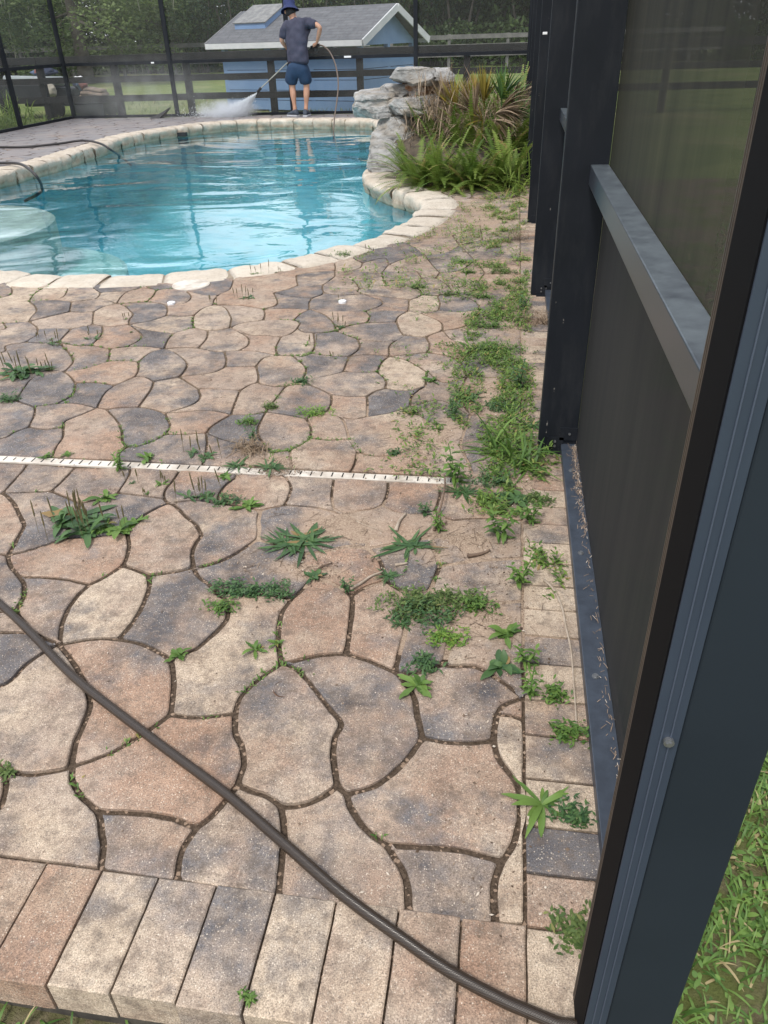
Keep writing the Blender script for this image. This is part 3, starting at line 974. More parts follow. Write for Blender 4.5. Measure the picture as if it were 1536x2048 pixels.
# water
def water_material():
    m, nt, N, L, B = new_mat('pool_water'); out = N['Material Output']; N.remove(B)
    pos = _pos(nt); mpn = N.new('ShaderNodeMapping'); mpn.inputs['Scale'].default_value = (.75, 1.0, 1); mpn.inputs['Rotation'].default_value = (0, 0, .12); L.new(pos, mpn.inputs[0])
    n1 = _noise(nt, mpn.outputs[0], .85, 2, .42, 1.0); n2 = _noise(nt, mpn.outputs[0], 4.2, 3, .5, .4)
    h = _math(nt, 'ADD', n1, _math(nt, 'MULTIPLY', n2, .10))
    wv = N.new('ShaderNodeTexWave'); wv.wave_type = 'RINGS'; wv.inputs['Scale'].default_value = 1.0; wv.inputs['Distortion'].default_value = 1.2
    bp = N.new('ShaderNodeBump'); bp.inputs['Strength'].default_value = 1.0; bp.inputs['Distance'].default_value = .037; L.new(h, bp.inputs['Height'])
    gl = N.new('ShaderNodeBsdfGlossy'); gl.inputs['Roughness'].default_value = .015; L.new(bp.outputs[0], gl.inputs['Normal'])
    tr = N.new('ShaderNodeBsdfTransparent'); tr.inputs[0].default_value = (.76, .92, .94, 1)
    fr = N.new('ShaderNodeFresnel'); fr.inputs[0].default_value = 1.33; L.new(bp.outputs[0], fr.inputs['Normal'])
    ms = N.new('ShaderNodeMixShader'); L.new(_math(nt, 'MULTIPLY', fr.outputs[0], 1.55), ms.inputs[0]); L.new(tr.outputs[0], ms.inputs[1]); L.new(gl.outputs[0], ms.inputs[2]); L.new(ms.outputs[0], out.inputs[0])
    N.remove(wv); return m
WR = inset(resample(POOL, .1), -.03)
T = tessellate_polygon([[Vector((q.x, q.y, WZ)) for q in WR]])
T = [t if (WR[t[1]]-WR[t[0]]).cross(WR[t[2]]-WR[t[0]]) > 0 else t[::-1] for t in T]
tag(mesh_obj('water', [(q.x, q.y, WZ) for q in WR], [tuple(t) for t in T], water_material()), kind='structure')
# ================================================================ SCREEN ENCLOSURE
alum = mat('bronze_aluminium', (.007, .009, .013), (.011, .0135, .019), 3, .55, .06, spec=.22)
def dust_sheen_material(name, base, dust_sheen, lo, hi, rough=.35):
    m, nt, N, L, B = new_mat(name); pos = _pos(nt); ge = N.new('ShaderNodeNewGeometry'); s = N.new('ShaderNodeSeparateXYZ'); L.new(ge.outputs['Normal'], s.inputs[0])
    up = _ramp(nt, s.outputs[2], .5, .9)
    c = _mix(nt, _math(nt, 'MULTIPLY', up, _ramp(nt, _noise(nt, pos, 18, 6, .7), lo, hi)), base, dust_sheen)  # dusty up-facing metal, with grazing sky reflection painted into the same tone
    L.new(c, B.inputs['Base Color']); B.inputs['Roughness'].default_value = rough; B.inputs['Specular IOR Level'].default_value = .6
    _bump(nt, _noise(nt, pos, 60, 4), B, .06, .002); return m
nt_ = alum.node_tree; N_ = nt_.nodes; L_ = nt_.links; ps = _pos(nt_); mp_ = N_.new('ShaderNodeMapping'); mp_.inputs['Scale'].default_value = (22, 22, 5); L_.new(ps, mp_.inputs[0])
vo_ = N_.new('ShaderNodeTexVoronoi'); vo_.inputs['Scale'].default_value = 1.3; L_.new(mp_.outputs[0], vo_.inputs['Vector'])
oldc = N_['Principled BSDF'].inputs['Base Color'].links[0].from_socket
cc = _mix(nt_, _math(nt_, 'MULTIPLY', _ramp(nt_, vo_.outputs['Distance'], .045, .075, (1, 1, 1, 1), (0, 0, 0, 1)), _ramp(nt_, _noise(nt_, ps, 90, 3), .5, .6)), oldc, (.20, .19, .18))
cc = _mix(nt_, _math(nt_, 'MULTIPLY', _ramp(nt_, _noise(nt_, mp_.outputs[0], .5, 6, .7), .5, .8), .5), cc, (.04, .042, .045))
L_.new(cc, N_['Principled BSDF'].inputs['Base Color'])
railm = dust_sheen_material('rail_dust_and_sky_sheen', (.028, .034, .046), (.13, .155, .17), .2, .75, .3)
platem = dust_sheen_material('plate_dust_and_sky_sheen', (.026, .033, .046), (.055, .07, .095), .3, .8, .4)
def screen_material(name, cover, col1, col2):
    m, nt, N, L, B = new_mat(name); out = N['Material Output']
    lw = N.new('ShaderNodeLayerWeight'); lw.inputs[0].default_value = .5
    cosv = _math(nt, 'MAXIMUM', _math(nt, 'SUBTRACT', 1.0, lw.outputs['Facing']), .02)
    op = _math(nt, 'SUBTRACT', 1.0, _math(nt, 'POWER', 1-cover, _math(nt, 'DIVIDE', 1.0, cosv)))
    pos = _pos(nt); mpn = N.new('ShaderNodeMapping'); mpn.inputs['Scale'].default_value = (6, 6, .35); L.new(pos, mpn.inputs[0])
    c = _mix(nt, _ramp(nt, _noise(nt, mpn.outputs[0], 2.2, 6, .7), .3, .7), col1, col2)
    L.new(c, B.inputs['Base Color']); B.inputs['Roughness'].default_value = .75; B.inputs['Specular IOR Level'].default_value = .1
    tr = N.new('ShaderNodeBsdfTransparent'); ms = N.new('ShaderNodeMixShader'); L.new(op, ms.inputs[0]); L.new(tr.outputs[0], ms.inputs[1]); L.new(B.outputs[0], ms.inputs[2]); L.new(ms.outputs[0], out.inputs[0])
    return m
scr = screen_material('insect_screen', .36, (.022, .023, .022), (.046, .045, .035))
scr_low = screen_material('close_weave_screen', .44, (.026, .027, .029), (.040, .040, .039))
scr_back = screen_material('back_screen_haze', .22, (.11, .115, .11), (.14, .145, .14))  # dusty mesh kept paler to paint haze over the trees behind
screwm = mat('zinc_screw', (.25, .26, .27), metal=.8, rough=.45)
XW0, XW1 = .149, .279
def vquad(x0, y0, x1, y1, z0, z1): return [(x0, y0, z0), (x1, y1, z0), (x1, y1, z1), (x0, y0, z1)], [(0, 1, 2, 3)]
def post(parent, cx, cy, sx, sy, z1=2.7, z0=-.002):
    b = MB(); b.box((cx-sx/2, cy-sy/2, z0), (cx+sx/2, cy+sy/2, z1), bev=.003)
    return b.build('post', alum, parent)
RAILZ0, RAILZ1 = .871, .925
wr = empty('screen_wall', (.25, 8, 0)); tag(wr, 'near right-hand screen wall of dark posts, pale chair rail, dusty with a painted sky sheen, and black mesh', 'screen wall', 'walls of the pool screen enclosure')
PY_ = [2.472, 4.35, 6.26, 8.15, 10.05, 11.95, 13.85]
for k, yy in enumerate(PY_):
    pp = post(wr, (XW0+XW1)/2, yy, XW1-XW0, .051)
    b = MB(); b.box((XW0+.028, yy-.0305, .0), (XW0+.085, yy-.0262, .055)); b.box((XW0+.07, yy-.0305, .045), (XW1, yy-.0264, .092)); b.box((XW0+.03, yy-.05, -.001), (XW0+.085, yy-.026, .004)); b.build('base_bracket', alum, pp)
    if k < 2:
        for (dx, z) in ((.056, .040), (.056, .022), (.103, .070)):
            b = MB(); b.tube([(XW0+dx, yy-.0305, z), (XW0+dx, yy-.034, z)], .0042, 10); b.build('screw', screwm, pp)
ys = [.60]+[y-.0255 for y in PY_]+[15.84]; yb = [.60]+[y+.0255 for y in PY_]
for i in range(len(PY_)+1):
    y0, y1 = (yb[i] if i else .60), ys[i+1]
    b = MB(); b.box((.226, y0, RAILZ0), (.278, y1, RAILZ1), bev=.0025); b.build('chair_rail', railm, wr)
    b = MB(); b.box((.226, y0, .001), (.279, y1, .030), bev=.002); pl = b.build('base_plate', platem, wr)
    if i < 2:
        for t in ((.30, .60, .88) if i == 0 else (.4,)):
            yv = y0+(y1-y0)*t if i else (1.30, 1.78, 2.25)[(.30, .60, .88).index(t)]
            b = MB(); b.tube([(.25, yv, .029), (.25, yv, .0325)], .008, 12); b.tube([(.25, yv, .032), (.25, yv, .036)], .0052, 6); b.build('screw', screwm, pl)
    V, Fs = vquad(.2792, y0, .2792, y1, .02, RAILZ0+.02); mesh_obj('lower_screen', V, Fs, scr_low, wr)
    V, Fs = vquad(.2792, y0, .2792, y1, RAILZ0+.02, 2.68); mesh_obj('upper_screen', V, Fs, scr, wr)
b = MB(); b.box((.18, .55, 2.70), (.28, 15.9, 2.80)); b.build('top_beam', alum, wr)
# near corner post: built-up section of a wide beam with a ribbed open-backed channel screwed to it
cp = empty('corner_post', (.22, .58, 0)); tag(cp, 'big dark slate corner post of the screen enclosure nearest the camera', 'post')
slate = mat('aluminium_painted_dim_sky', (.011, .017, .025), (.016, .023, .033), 2.5, .55, .05, spec=.3)  # same bronze-black paint; its weaker skylight is put into the darker tone
channel = mat('aluminium_painted_skylight', (.026, .037, .060), (.032, .045, .070), 5, .42, .04)  # same paint again, with bluish skylight put into the colour
ribm = mat('pale_rib', (.06, .075, .11), rough=.4)  # ribs a paler blue-grey than the channel face
b = MB(); b.box((.1958, .553, GZ), (.2800, .632, 2.8), bev=.0025); b.build('beam', slate, cp)
b = MB(); b.box((.1672, .5505, GZ), (.1952, .590, 2.8), bev=.0012)
ch = b.build('channel', channel, cp)
for gx in (.1770, .1860):
    b = MB(); b.box((gx-.0007, .5492, GZ), (gx+.0007, .5508, 2.79), bev=.0003); b.build('rib', ribm, ch)
b = MB(); b.box((.1655, .5525, GZ), (.1674, .6205, 2.8)); b.build('recess_shade_strip', mat('recess_painted_shade', (.004, .004, .005), rough=.8, spec=.1), cp)  # black strip painted in for the shade inside the channel opening
b = MB(); b.box((.1653, .6208, GZ), (.1952, .6335, 2.8), bev=.001)
jm = b.build('screen_track', mat('track_painted_paver_bounce', (.055, .043, .036), (.08, .062, .05), 8, .45), cp)  # brown tone paints in warm light bounced off the pavers
for gy in (.6245, .6295):
    b = MB(); b.box((.1645, gy-.0008, GZ), (.1655, gy+.0008, 2.79)); b.build('track_rib', jm.data.materials[0], jm)
def on_y(px, py, Y): return PY(px, py, Y)
q = on_y(1337, 1482, .5497)
b = MB(); b.tube([(q.x, .5508, q.z), (q.x, .546, q.z)], .0052, 12); b.tube([(q.x, .547, q.z), (q.x, .544, q.z)], .0032, 6); b.build('screw', screwm, cp)
# back wall
YB = 15.90
bw = empty('screen_wall', (-4, YB, 0)); tag(bw, 'far screen wall of black posts and fine mesh behind the man, at the end of the pool deck', 'screen wall', 'walls of the pool screen enclosure')
xs = [-8.62, -6.46, -4.15, -1.80, .21]
for x_ in xs: post(bw, x_, YB, .075, .055, 2.75)
for i in range(4):
    b = MB(); b.box((xs[i]+.0375, YB-.02, .888), (xs[i+1]-.0375, YB+.024, .942)); b.build('chair_rail', alum, bw)
    b = MB(); b.box((xs[i]+.0375, YB-.025, .0), (xs[i+1]-.0375, YB+.025, .045)); b.build('base_plate', alum, bw)
    V, Fs = vquad(xs[i]+.04, YB+.026, xs[i+1]-.04, YB+.026, .03, 2.74); mesh_obj('screen', V, Fs, scr_back, bw)
b = MB(); b.box((-8.67, YB-.05, 2.75), (.28, YB+.05, 2.85)); b.build('top_beam', alum, bw)
# left wall
lw_ = empty('screen_wall', (-8.64, 10, 0)); tag(lw_, 'left-hand screen wall of black posts running off the left edge of the photo', 'screen wall', 'walls of the pool screen enclosure')
yl = [4.0, 6.4, 8.9, 11.5, G(50, 258).y, YB-.05]
for y_ in yl[:-1]: post(lw_, -8.62, y_, .055, .085, 2.75)
for i in range(5):
    b = MB(); b.box((-8.645, yl[i]+.043, .888), (-8.60, yl[i+1]-.03, .942)); b.build('chair_rail', alum, lw_)
    b = MB(); b.box((-8.645, yl[i]+.043, .0), (-8.60, yl[i+1]-.03, .045)); b.build('base_plate', alum, lw_)
    V, Fs = vquad(-8.648, yl[i]+.03, -8.648, yl[i+1]-.02, .03, 2.74); mesh_obj('screen', V, Fs, scr_back, lw_)
b = MB(); b.box((-8.67, .6, 2.75), (-8.57, YB-.06, 2.85)); b.build('top_beam', alum, lw_)
# roof frame overhead (seen only mirrored in the water)
rf = empty('roof_frame', (-4, 8, 2.9)); tag(rf, 'dark aluminium roof beams of the screen enclosure overhead, mirrored in the pool', 'roof frame')
for x_ in xs[1:4]:
    b = MB(); b.board((x_, YB, 2.86), (x_, YB-2.6, 4.1), .10, .05); b.board((x_, YB-2.6, 4.1), (x_, 2.5, 4.1), .10, .05); b.build('roof_beam', alum, rf)
b = MB(); b.board((-8.6, YB-2.6, 4.1), (.2, YB-2.6, 4.1), .08, .05); b.build('roof_beam', alum, rf)
# small pale tags on the dark metal
tagw = mat('white_plastic', (.75, .76, .78), rough=.5)
for (px, py, Y, s_) in ((695, 113.5, YB-.055, (.13, .03)), (305, 125.5, YB-.055, (.06, .025)), (1090, 66.5, 2.43, (.012, .006))):
    q = PY(px, py, Y); b = MB(); b.box((q.x-s_[0]/2, q.y-.003, q.z-s_[1]/2), (q.x+s_[0]/2, q.y+.002, q.z+s_[1]/2), bev=.0008)
    tag(b.build('tag', tagw), {695: 'long white tag stuck on the far chair rail right of the man', 305: 'small white tag on the far chair rail, left of the third post', 1090: 'tiny white sticker on the tall dark post at right'}[px], 'tag')
# ================================================================ BEHIND THE ENCLOSURE: fences, pump house, trees
blackwood = mat('black_fence_board', (.005, .005, .006), (.018, .017, .018), 6, .8, .4)
def fence(name, A, B_, posts, boards, label, y_off=.03, mat_=blackwood, th=.03, ph=1.2, base=GZ):
    A, B_ = Vector(A), Vector(B_); r0 = empty(name, (A+B_)/2); tag(r0, label, 'fence'); d = (B_-A).normalized()
    sdv = Vector((d.y, -d.x, 0))
    for t in posts:
        p = A+d*t; b = MB(); M = Matrix(((d.x, sdv.x, 0, p.x), (d.y, sdv.y, 0, p.y), (0, 0, 1, 0), (0, 0, 0, 1)))
        b.box((-.06, -.06, base-.1), (.06, .06, ph+random.uniform(-.03, .03)), 0, M, .006); b.build('fence_post', mat_, r0)
    L_ = (B_-A).length
    for (z0, z1) in boards:
        cuts = sorted(t for t in posts if 0 < t < L_)[::2]; pts = [0]+cuts+[L_]
        for i in range(len(pts)-1):
            a = A+d*(pts[i]+.004)+sdv*(.06+th/2+.002); c = A+d*(pts[i+1]-.004)+sdv*(.06+th/2+.002); a.z = (z0+z1)/2+random.uniform(-.01, .01); c.z = (z0+z1)/2+random.uniform(-.012, .012)
            b = MB(); b.board(a, c, z1-z0, th); b.build('fence_board', mat_, r0)
    return r0
YF = 16.62
xb = [PY(x_, 200, YF).x for x_ in (240, 382, 548, 722, 932)]
fp = [v+14 for v in [xb[0]-1.6*k for k in range(4, 0, -1)]+xb+[.9, 2.7, 4.4]]
fence('board_fence', (-14, YF, 0), (5, YF, 0), fp, ((.925, 1.05), (.57, .68), (.24, .355)), 'nearer black three-board paddock fence just behind the far screen wall', ph=1.03)
fence('board_fence', (-34, 37, 0), (8, 37, 0), [k*2.4 for k in range(18)], ((.98, 1.14), (.70, .80), (.36, .46)), 'distant grey-black paddock fence across the field in front of the trees', ph=1.16, mat_=mat('weathered_board', (.10, .10, .10), (.17, .165, .16), 5, .9))
fence('board_fence', (5.0, 14.5, 0), (3.6, 1.5, 0), [k*2.1 for k in range(7)], ((1.0, 1.13), (.62, .74), (.25, .37)), 'black paddock fence on the right, seen dimly through the near screen', ph=1.2)
# ---- pump house
SC_, SPH, SL, SWd, SZE, SZR = Vector((-4.327, 19.181, 0)), -.39, 4.033, 2.736, 1.175, 1.771
sa = Vector((math.cos(SPH), math.sin(SPH), 0)); sb_ = Vector((-math.sin(SPH), math.cos(SPH), 0))
def S(u, v, z): return SC_+sa*u+sb_*v+Vector((0, 0, z))
SM = Matrix(((sa.x, sb_.x, 0, SC_.x), (sa.y, sb_.y, 0, SC_.y), (0, 0, 1, 0), (0, 0, 0, 1)))
sh = empty('pump_house', (SC_.x, SC_.y, GZ)); tag(sh, 'small light blue pump house with grey shingle gable roof and open band under the eaves', 'shed')
def blue_material():
    m, nt, N, L, B = new_mat('light_blue_paint'); co = _pos(nt)
    c = _mix(nt, _ramp(nt, _noise(nt, co, 3, 5), .3, .7), (.155, .265, .47), (.20, .32, .53))
    c = _mix(nt, _math(nt, 'MULTIPLY', _ramp(nt, _noise(nt, co, 9, 6, .7), .6, .8), .4), c, (.12, .17, .24))
    L.new(c, B.inputs['Base Color']); B.inputs['Roughness'].default_value = .6; return m
bluem = blue_material()
whitem = mat('white_trim_paint', (.62, .64, .66), (.72, .73, .74), 5, .6)
def shingle_material():
    m, nt, N, L, B = new_mat('grey_shingle'); uv = N.new('ShaderNodeUVMap').outputs[0]
    br = N.new('ShaderNodeTexBrick'); br.inputs['Scale'].default_value = 1; br.inputs['Brick Width'].default_value = .3; br.inputs['Row Height'].default_value = .12; br.inputs['Mortar Size'].default_value = .008
    br.inputs['Color1'].default_value = (.085, .09, .105, 1); br.inputs['Color2'].default_value = (.13, .135, .15, 1); br.inputs['Mortar'].default_value = (.05, .052, .06, 1); L.new(uv, br.inputs[0])
    c = _mix(nt, .35, br.outputs[0], _mix(nt, _ramp(nt, _noise(nt, uv, 6, 6, .7), .3, .7), (.08, .085, .095), (.25, .25, .26)))
    L.new(c, B.inputs['Base Color']); B.inputs['Roughness'].default_value = .9
    _bump(nt, br.outputs['Fac'], B, -.4, .01); return m
shing = shingle_material()
def uvquad(name, P, m, parent, th=.03):
    # P: four corners (eave left, eave right, ridge right, ridge left); a slab with UVs in metres
    P = [Vector(p) for p in P]; nn = (P[1]-P[0]).cross(P[3]-P[0]).normalized()
    V = P+[p-nn*th for p in P]
    o = mesh_obj(name, V, [(0, 1, 2, 3), (7, 6, 5, 4), (0, 4, 5, 1), (1, 5, 6, 2), (2, 6, 7, 3), (3, 7, 4, 0)], m, parent)
    uv = o.data.uv_layers.new(name='UVMap'); e1 = (P[1]-P[0]).normalized(); e2 = nn.cross(e1)
    off = Vector(parent.location)
    for lp in o.data.loops:
        v = V[lp.vertex_index]-P[0]; uv.data[lp.index].uv = (v.dot(e1), v.dot(e2))
    return o
hl, hw = SL/2, SWd/2
roof = uvquad('roof', [S(-hl, -hw, SZE), S(hl, -hw, SZE), S(hl, 0, SZR), S(-hl, 0, SZR)], shing, sh)
uvquad('roof', [S(hl, hw, SZE), S(-hl, hw, SZE), S(-hl, 0, SZR+.004), S(hl, 0, SZR+.004)], shing, sh)
b = MB(); b.board(S(-hl, -hw-.012, SZE-.055), S(hl, -hw-.012, SZE-.055), .10, .022); b.build('fascia', whitem, sh)
b = MB(); b.board(S(-hl, hw+.012, SZE-.055), S(hl, hw+.012, SZE-.055), .10, .022); b.build('fascia', whitem, sh)
for s_ in (-1, 1):
    b = MB(); u = s_*(hl+.014)
    b.board(S(u, -hw, SZE-.06), S(u, -.001, SZR-.06), .13, .026); b.board(S(u, hw, SZE-.06), S(u, .001, SZR-.06), .13, .0262); b.build('bargeboard', whitem if s_ > 0 else mat('weathered_board_grey', (.16, .165, .17), (.24, .24, .245), 5), sh)
    u = s_*(hl-.24)
    V = [S(u, -hw+.2, SZE-.1), S(u, hw-.2, SZE-.1), S(u, 0, SZR-.06), S(u+.03*s_, -hw+.2, SZE-.1), S(u+.03*s_, hw-.2, SZE-.1), S(u+.03*s_, 0, SZR-.06)]
    gb = mesh_obj('gable_panel', V, [(0, 1, 2), (5, 4, 3), (0, 3, 4, 1), (1, 4, 5, 2), (2, 5, 3, 0)], bluem, sh)
# soffit
b = MB(); b.box((-hl+.02, -hw+.01, SZE-.115), (hl-.02, -hw+.3, SZE-.10), 0, SM); b.build('soffit', whitem, sh)
wl_, ww_ = hl-.26, hw-.30
for (u, v) in ((-wl_, -ww_), (wl_, -ww_), (-wl_*.33, -ww_), (wl_*.33, -ww_), (wl_, ww_), (-wl_, ww_), (wl_, 0)):
    b = MB(); b.box((u-.05, v-.05, GZ), (u+.05, v+.05, SZE-.1), 0, SM); b.build('corner_post', bluem, sh)
def boards_wall(u0, v0, u1, v1, parent):
    r_ = MB(); k = 0; z = GZ+.04
    while z < .83:
        h = .19; z1 = min(z+h-.012, .86)
        r_.board(S(u0, v0, (z+z1)/2), S(u1, v1, (z+z1)/2), z1-z, .02); z += h; k += 1
    r_.build('wall', bluem, parent)
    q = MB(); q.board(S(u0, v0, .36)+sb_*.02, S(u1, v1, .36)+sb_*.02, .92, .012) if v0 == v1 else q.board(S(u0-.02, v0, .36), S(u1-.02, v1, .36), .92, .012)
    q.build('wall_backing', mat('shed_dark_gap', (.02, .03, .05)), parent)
boards_wall(-wl_, -ww_-.055, wl_, -ww_-.055, sh); boards_wall(wl_+.055, -ww_, wl_+.055, ww_, sh)
boards_wall(-wl_, ww_+.03, wl_, ww_+.03, sh)
# raised hatch on the roof
slope = (SZR-SZE)/hw
def RS(u, v, h): return S(u, v, SZE+(v+hw)*slope+h)
hx0, hx1, hy0, hy1, hh = -1.62, -.78, -.80, -.06, .11
hb = MB(); hb.add([RS(hx0, hy0, 0), RS(hx1, hy0, 0), RS(hx1, hy1, 0), RS(hx0, hy1, 0), RS(hx0, hy0, hh), RS(hx1, hy0, hh), RS(hx1, hy1, hh), RS(hx0, hy1, hh)], [(0, 1, 5, 4), (1, 2, 6, 5), (2, 3, 7, 6), (3, 0, 4, 7)])
hk = hb.build('roof_hatch', bluem, sh)
lid = uvquad('hatch_cover', [RS(hx0-.03, hy0-.03, hh+.02), RS(hx1+.03, hy0-.03, hh+.02), RS(hx1+.03, hy1, hh+.02), RS(hx0-.03, hy1, hh+.02)], mat('weathered_shingle', (.17, .175, .18), (.27, .27, .265), 9, .9), sh, .02)
# dark pump inside
b = MB(); b.tube([S(.4, 0, .55), S(1.1, 0, .55)], .3, 20); b.box((.1, -.5, GZ), (1.4, .5, .3), 0, SM); b.build('pump', mat('pump_black', (.02, .02, .022), rough=.5), sh)
# ---- trees
barkm = mat('tree_bark', (.06, .05, .042), (.13, .115, .10), 4, .95, .6)
mossm = mat('spanish_moss', (.13, .145, .12), (.22, .23, .19), 3, 1)
def leafs(V, F, lv, c, r, n, size, rng, base=.5, flat=.75):
    for _ in range(n):
        while True:
            d = Vector((rng.uniform(-1, 1), rng.uniform(-1, 1), rng.uniform(-1, 1)))
            if .15 < d.length < 1: break
        p = c+Vector((d.x*r, d.y*r, d.z*r*flat)); s = size*rng.uniform(.6, 1.4)
        a = Vector((rng.gauss(0, 1), rng.gauss(0, 1), rng.gauss(0, 1))).normalized(); b = a.cross(Vector((rng.gauss(0, 1), rng.gauss(0, 1), rng.gauss(0, 1)))).normalized()
        k = len(V); V += [p-a*s, p+b*s*.5, p+a*s, p-b*s*.5]; F.append((k, k+1, k+2, k+3)); lv.append(max(0, min(.87, base+rng.gauss(0, .13))))
LT = {'dark': leaf_mat('oak_foliage', (.018, .040, .012), (.085, .135, .035), (.13, .14, .11), rough=.6, trans=.3), 'light': leaf_mat('pale_oak_foliage', (.06, .10, .035), (.19, .25, .09), (.26, .27, .21), rough=.6, trans=.3)}
def tree_proto(seed, H_, rad, nclump, per, size, m, low=.06, moss=0):
    rng = random.Random(seed); V = []; F = []; lv = []
    t = MB(); top = H_*.75
    pts = [Vector((0, 0, GZ-.1)), Vector((rng.uniform(-.2, .2), rng.uniform(-.2, .2), H_*.25)), Vector((rng.uniform(-.5, .5), rng.uniform(-.5, .5), H_*.5)), Vector((rng.uniform(-.7, .7), 0, top))]
    t.tube(crom(pts, 4), [max(.05, .30*(1-i/13)) for i in range(13)], 8)
    ms = MB()
    for _ in range(nclump):
        h = rng.uniform(low, 1)**.9; a = rng.uniform(0, 6.28); rr = rad*(1-.35*abs(h-.5)*2)*math.sqrt(rng.uniform(.05, 1))
        c = Vector((math.cos(a)*rr, math.sin(a)*rr, h*H_)); cr_ = rng.uniform(.5, 1.15)*rad*.26
        leafs(V, F, lv, c, cr_, int(per*rng.uniform(.6, 1.4)), size, rng, rng.uniform(.15, .75))
        if rng.random() < .3:
            s0 = pts[1].lerp(pts[3], min(1, h)); t.tube([s0, s0.lerp(c, .5)+Vector((0, 0, .3)), c], [.09, .06, .02], 5)
        if moss and rng.random() < moss and h < .55:
            for _k in range(7):
                q = c+Vector((rng.uniform(-1, 1)*cr_, rng.uniform(-1, 1)*cr_, 0)); l_ = rng.uniform(.3, 1.2)
                w_ = rng.uniform(.006, .016); e_ = Vector((rng.uniform(-.1, .1), rng.uniform(-.1, .1), -l_)); k_ = len(V)
                V += [q-Vector((w_, 0, 0)), q+Vector((w_, 0, 0)), q+e_*.55+Vector((w_*1.3, w_, 0)), q+e_, q+e_*.55-Vector((w_*1.3, w_, 0))]; F.append((k_, k_+1, k_+2, k_+3, k_+4)); lv.append(.97)
    r0 = empty('oak_tree'); tr_ = t.build('trunk', barkm, r0, True); cw = mesh_obj('crown', V, F, LT[m], r0); set_lv(cw, lv)
    return r0
def copy_tree(o, name=None):
    c = o.copy(); COL.objects.link(c)
    for ch in list(o.children):
        q = ch.copy(); COL.objects.link(q); q.parent = c
        for g_ in list(ch.children): h_ = g_.copy(); COL.objects.link(h_); h_.parent = q
    return c
P1 = tree_proto(1, 13, 4.6, 95, 290, .115, 'dark', .03, .5); P2 = tree_proto(2, 11, 4.2, 85, 290, .115, 'dark', .02, .35); P3 = tree_proto(3, 10, 4.4, 90, 300, .085, 'light', .05, .25)
GT = 'oak trees along the far edge of the field'
spots = [(P1, -30, 50), (P2, -25, 46), (P3, -20.5, 44), (P1, -17.5, 49), (P2, -13.5, 47), (P3, -9.8, 45.5), (P1, -6.5, 49), (P2, -2.5, 47), (P2, 1.5, 46), (P1, 5.5, 49), (P3, 10, 46), (P2, 15, 48), (P1, 21, 50), (P2, -38, 55), (P2, -.3, 44), (P1, 3.4, 44.5), (P2, 7.2, 47), (P1, -4.6, 44.8), (P1, -22, 56), (P2, -9, 56), (P1, 1.5, 55), (P3, -17, 33), (P3, -26, 36),
    (P2, 20, 34), (P1, 19, 22), (P2, 16, 14), (P3, 17, 5), (P1, -34, 26), (P2, -32, 14)]
cnt = {}
used_p = set()
for i, (pr, x_, y_) in enumerate(spots):
    o = pr if pr.name not in used_p else copy_tree(pr); used_p.add(pr.name)
    o.location = (x_, y_, 0); o.rotation_euler.z = i*1.3; s_ = .85+.3*((i*37) % 10)/10; o.scale = (s_*1.05, s_*1.05, s_*(.62 if y_ > 30 else .5))
    if x_ > 15 and y_ < 40: tag(o, 'oak tree standing beyond the right-hand fence, dim through the screen', 'tree', 'oak trees outside the right-hand fence')
    elif pr is P3 and y_ < 40: tag(o, ('pale green' if x_ > -20 else 'broad pale')+' oak tree nearer than the tree line, at upper left', 'tree')
    elif y_ < 30: tag(o, 'oak tree far off to the left of the pool enclosure', 'tree', 'oak trees off to the left')
    else: tag(o, 'dark oak tree in the tree line across the field' if pr is not P3 else 'paler oak tree in the tree line across the field', 'tree', GT if pr is not P3 else 'paler oaks in the tree line')
def shrub_proto(seed, m):
    rng = random.Random(seed); V = []; F = []; lv = []
    for _ in range(26):
        a = rng.uniform(0, 6.28); c = Vector((math.cos(a)*rng.uniform(0, 1.5), math.sin(a)*rng.uniform(0, 1.2), rng.uniform(.1, 2.6))); leafs(V, F, lv, c, rng.uniform(.4, .8), 200, .075, rng, rng.uniform(.1, .75))
    st = MB()
    for k in range(6): a = k*1.05; st.tube([(math.cos(a)*.2, math.sin(a)*.2, GZ-.05), (math.cos(a)*.7, math.sin(a)*.6, 1.3), (math.cos(a)*1.1, math.sin(a)*.9, 2.3)], [.05, .035, .015], 5)
    r0 = empty('understory_bush'); st.build('stems', barkm, r0); cw = mesh_obj('foliage', V, F, LT[m], r0); set_lv(cw, lv); return r0
B1, B2 = shrub_proto(8, 'dark'), shrub_proto(9, 'light'); used_p = set(); rng = random.Random(4)
for i in range(30):
    x_ = -34+i*1.75; pr = B2 if i in (3, 9, 10, 14, 21) else B1
    o = pr if pr.name not in used_p else copy_tree(pr); used_p.add(pr.name)
    o.location = (x_+rng.uniform(-.5, .5), 41.5+rng.uniform(-1, 1.5), 0); o.rotation_euler.z = rng.uniform(0, 6); s_ = rng.uniform(.8, 1.25); o.scale = (s_*1.35, s_*1.2, s_*1.45)
    tag(o, 'dark bush at the foot of the tree line' if pr is B1 else 'paler bush at the foot of the tree line', 'bush', 'bushes under the tree line' if pr is B1 else 'paler bushes under the tree line')

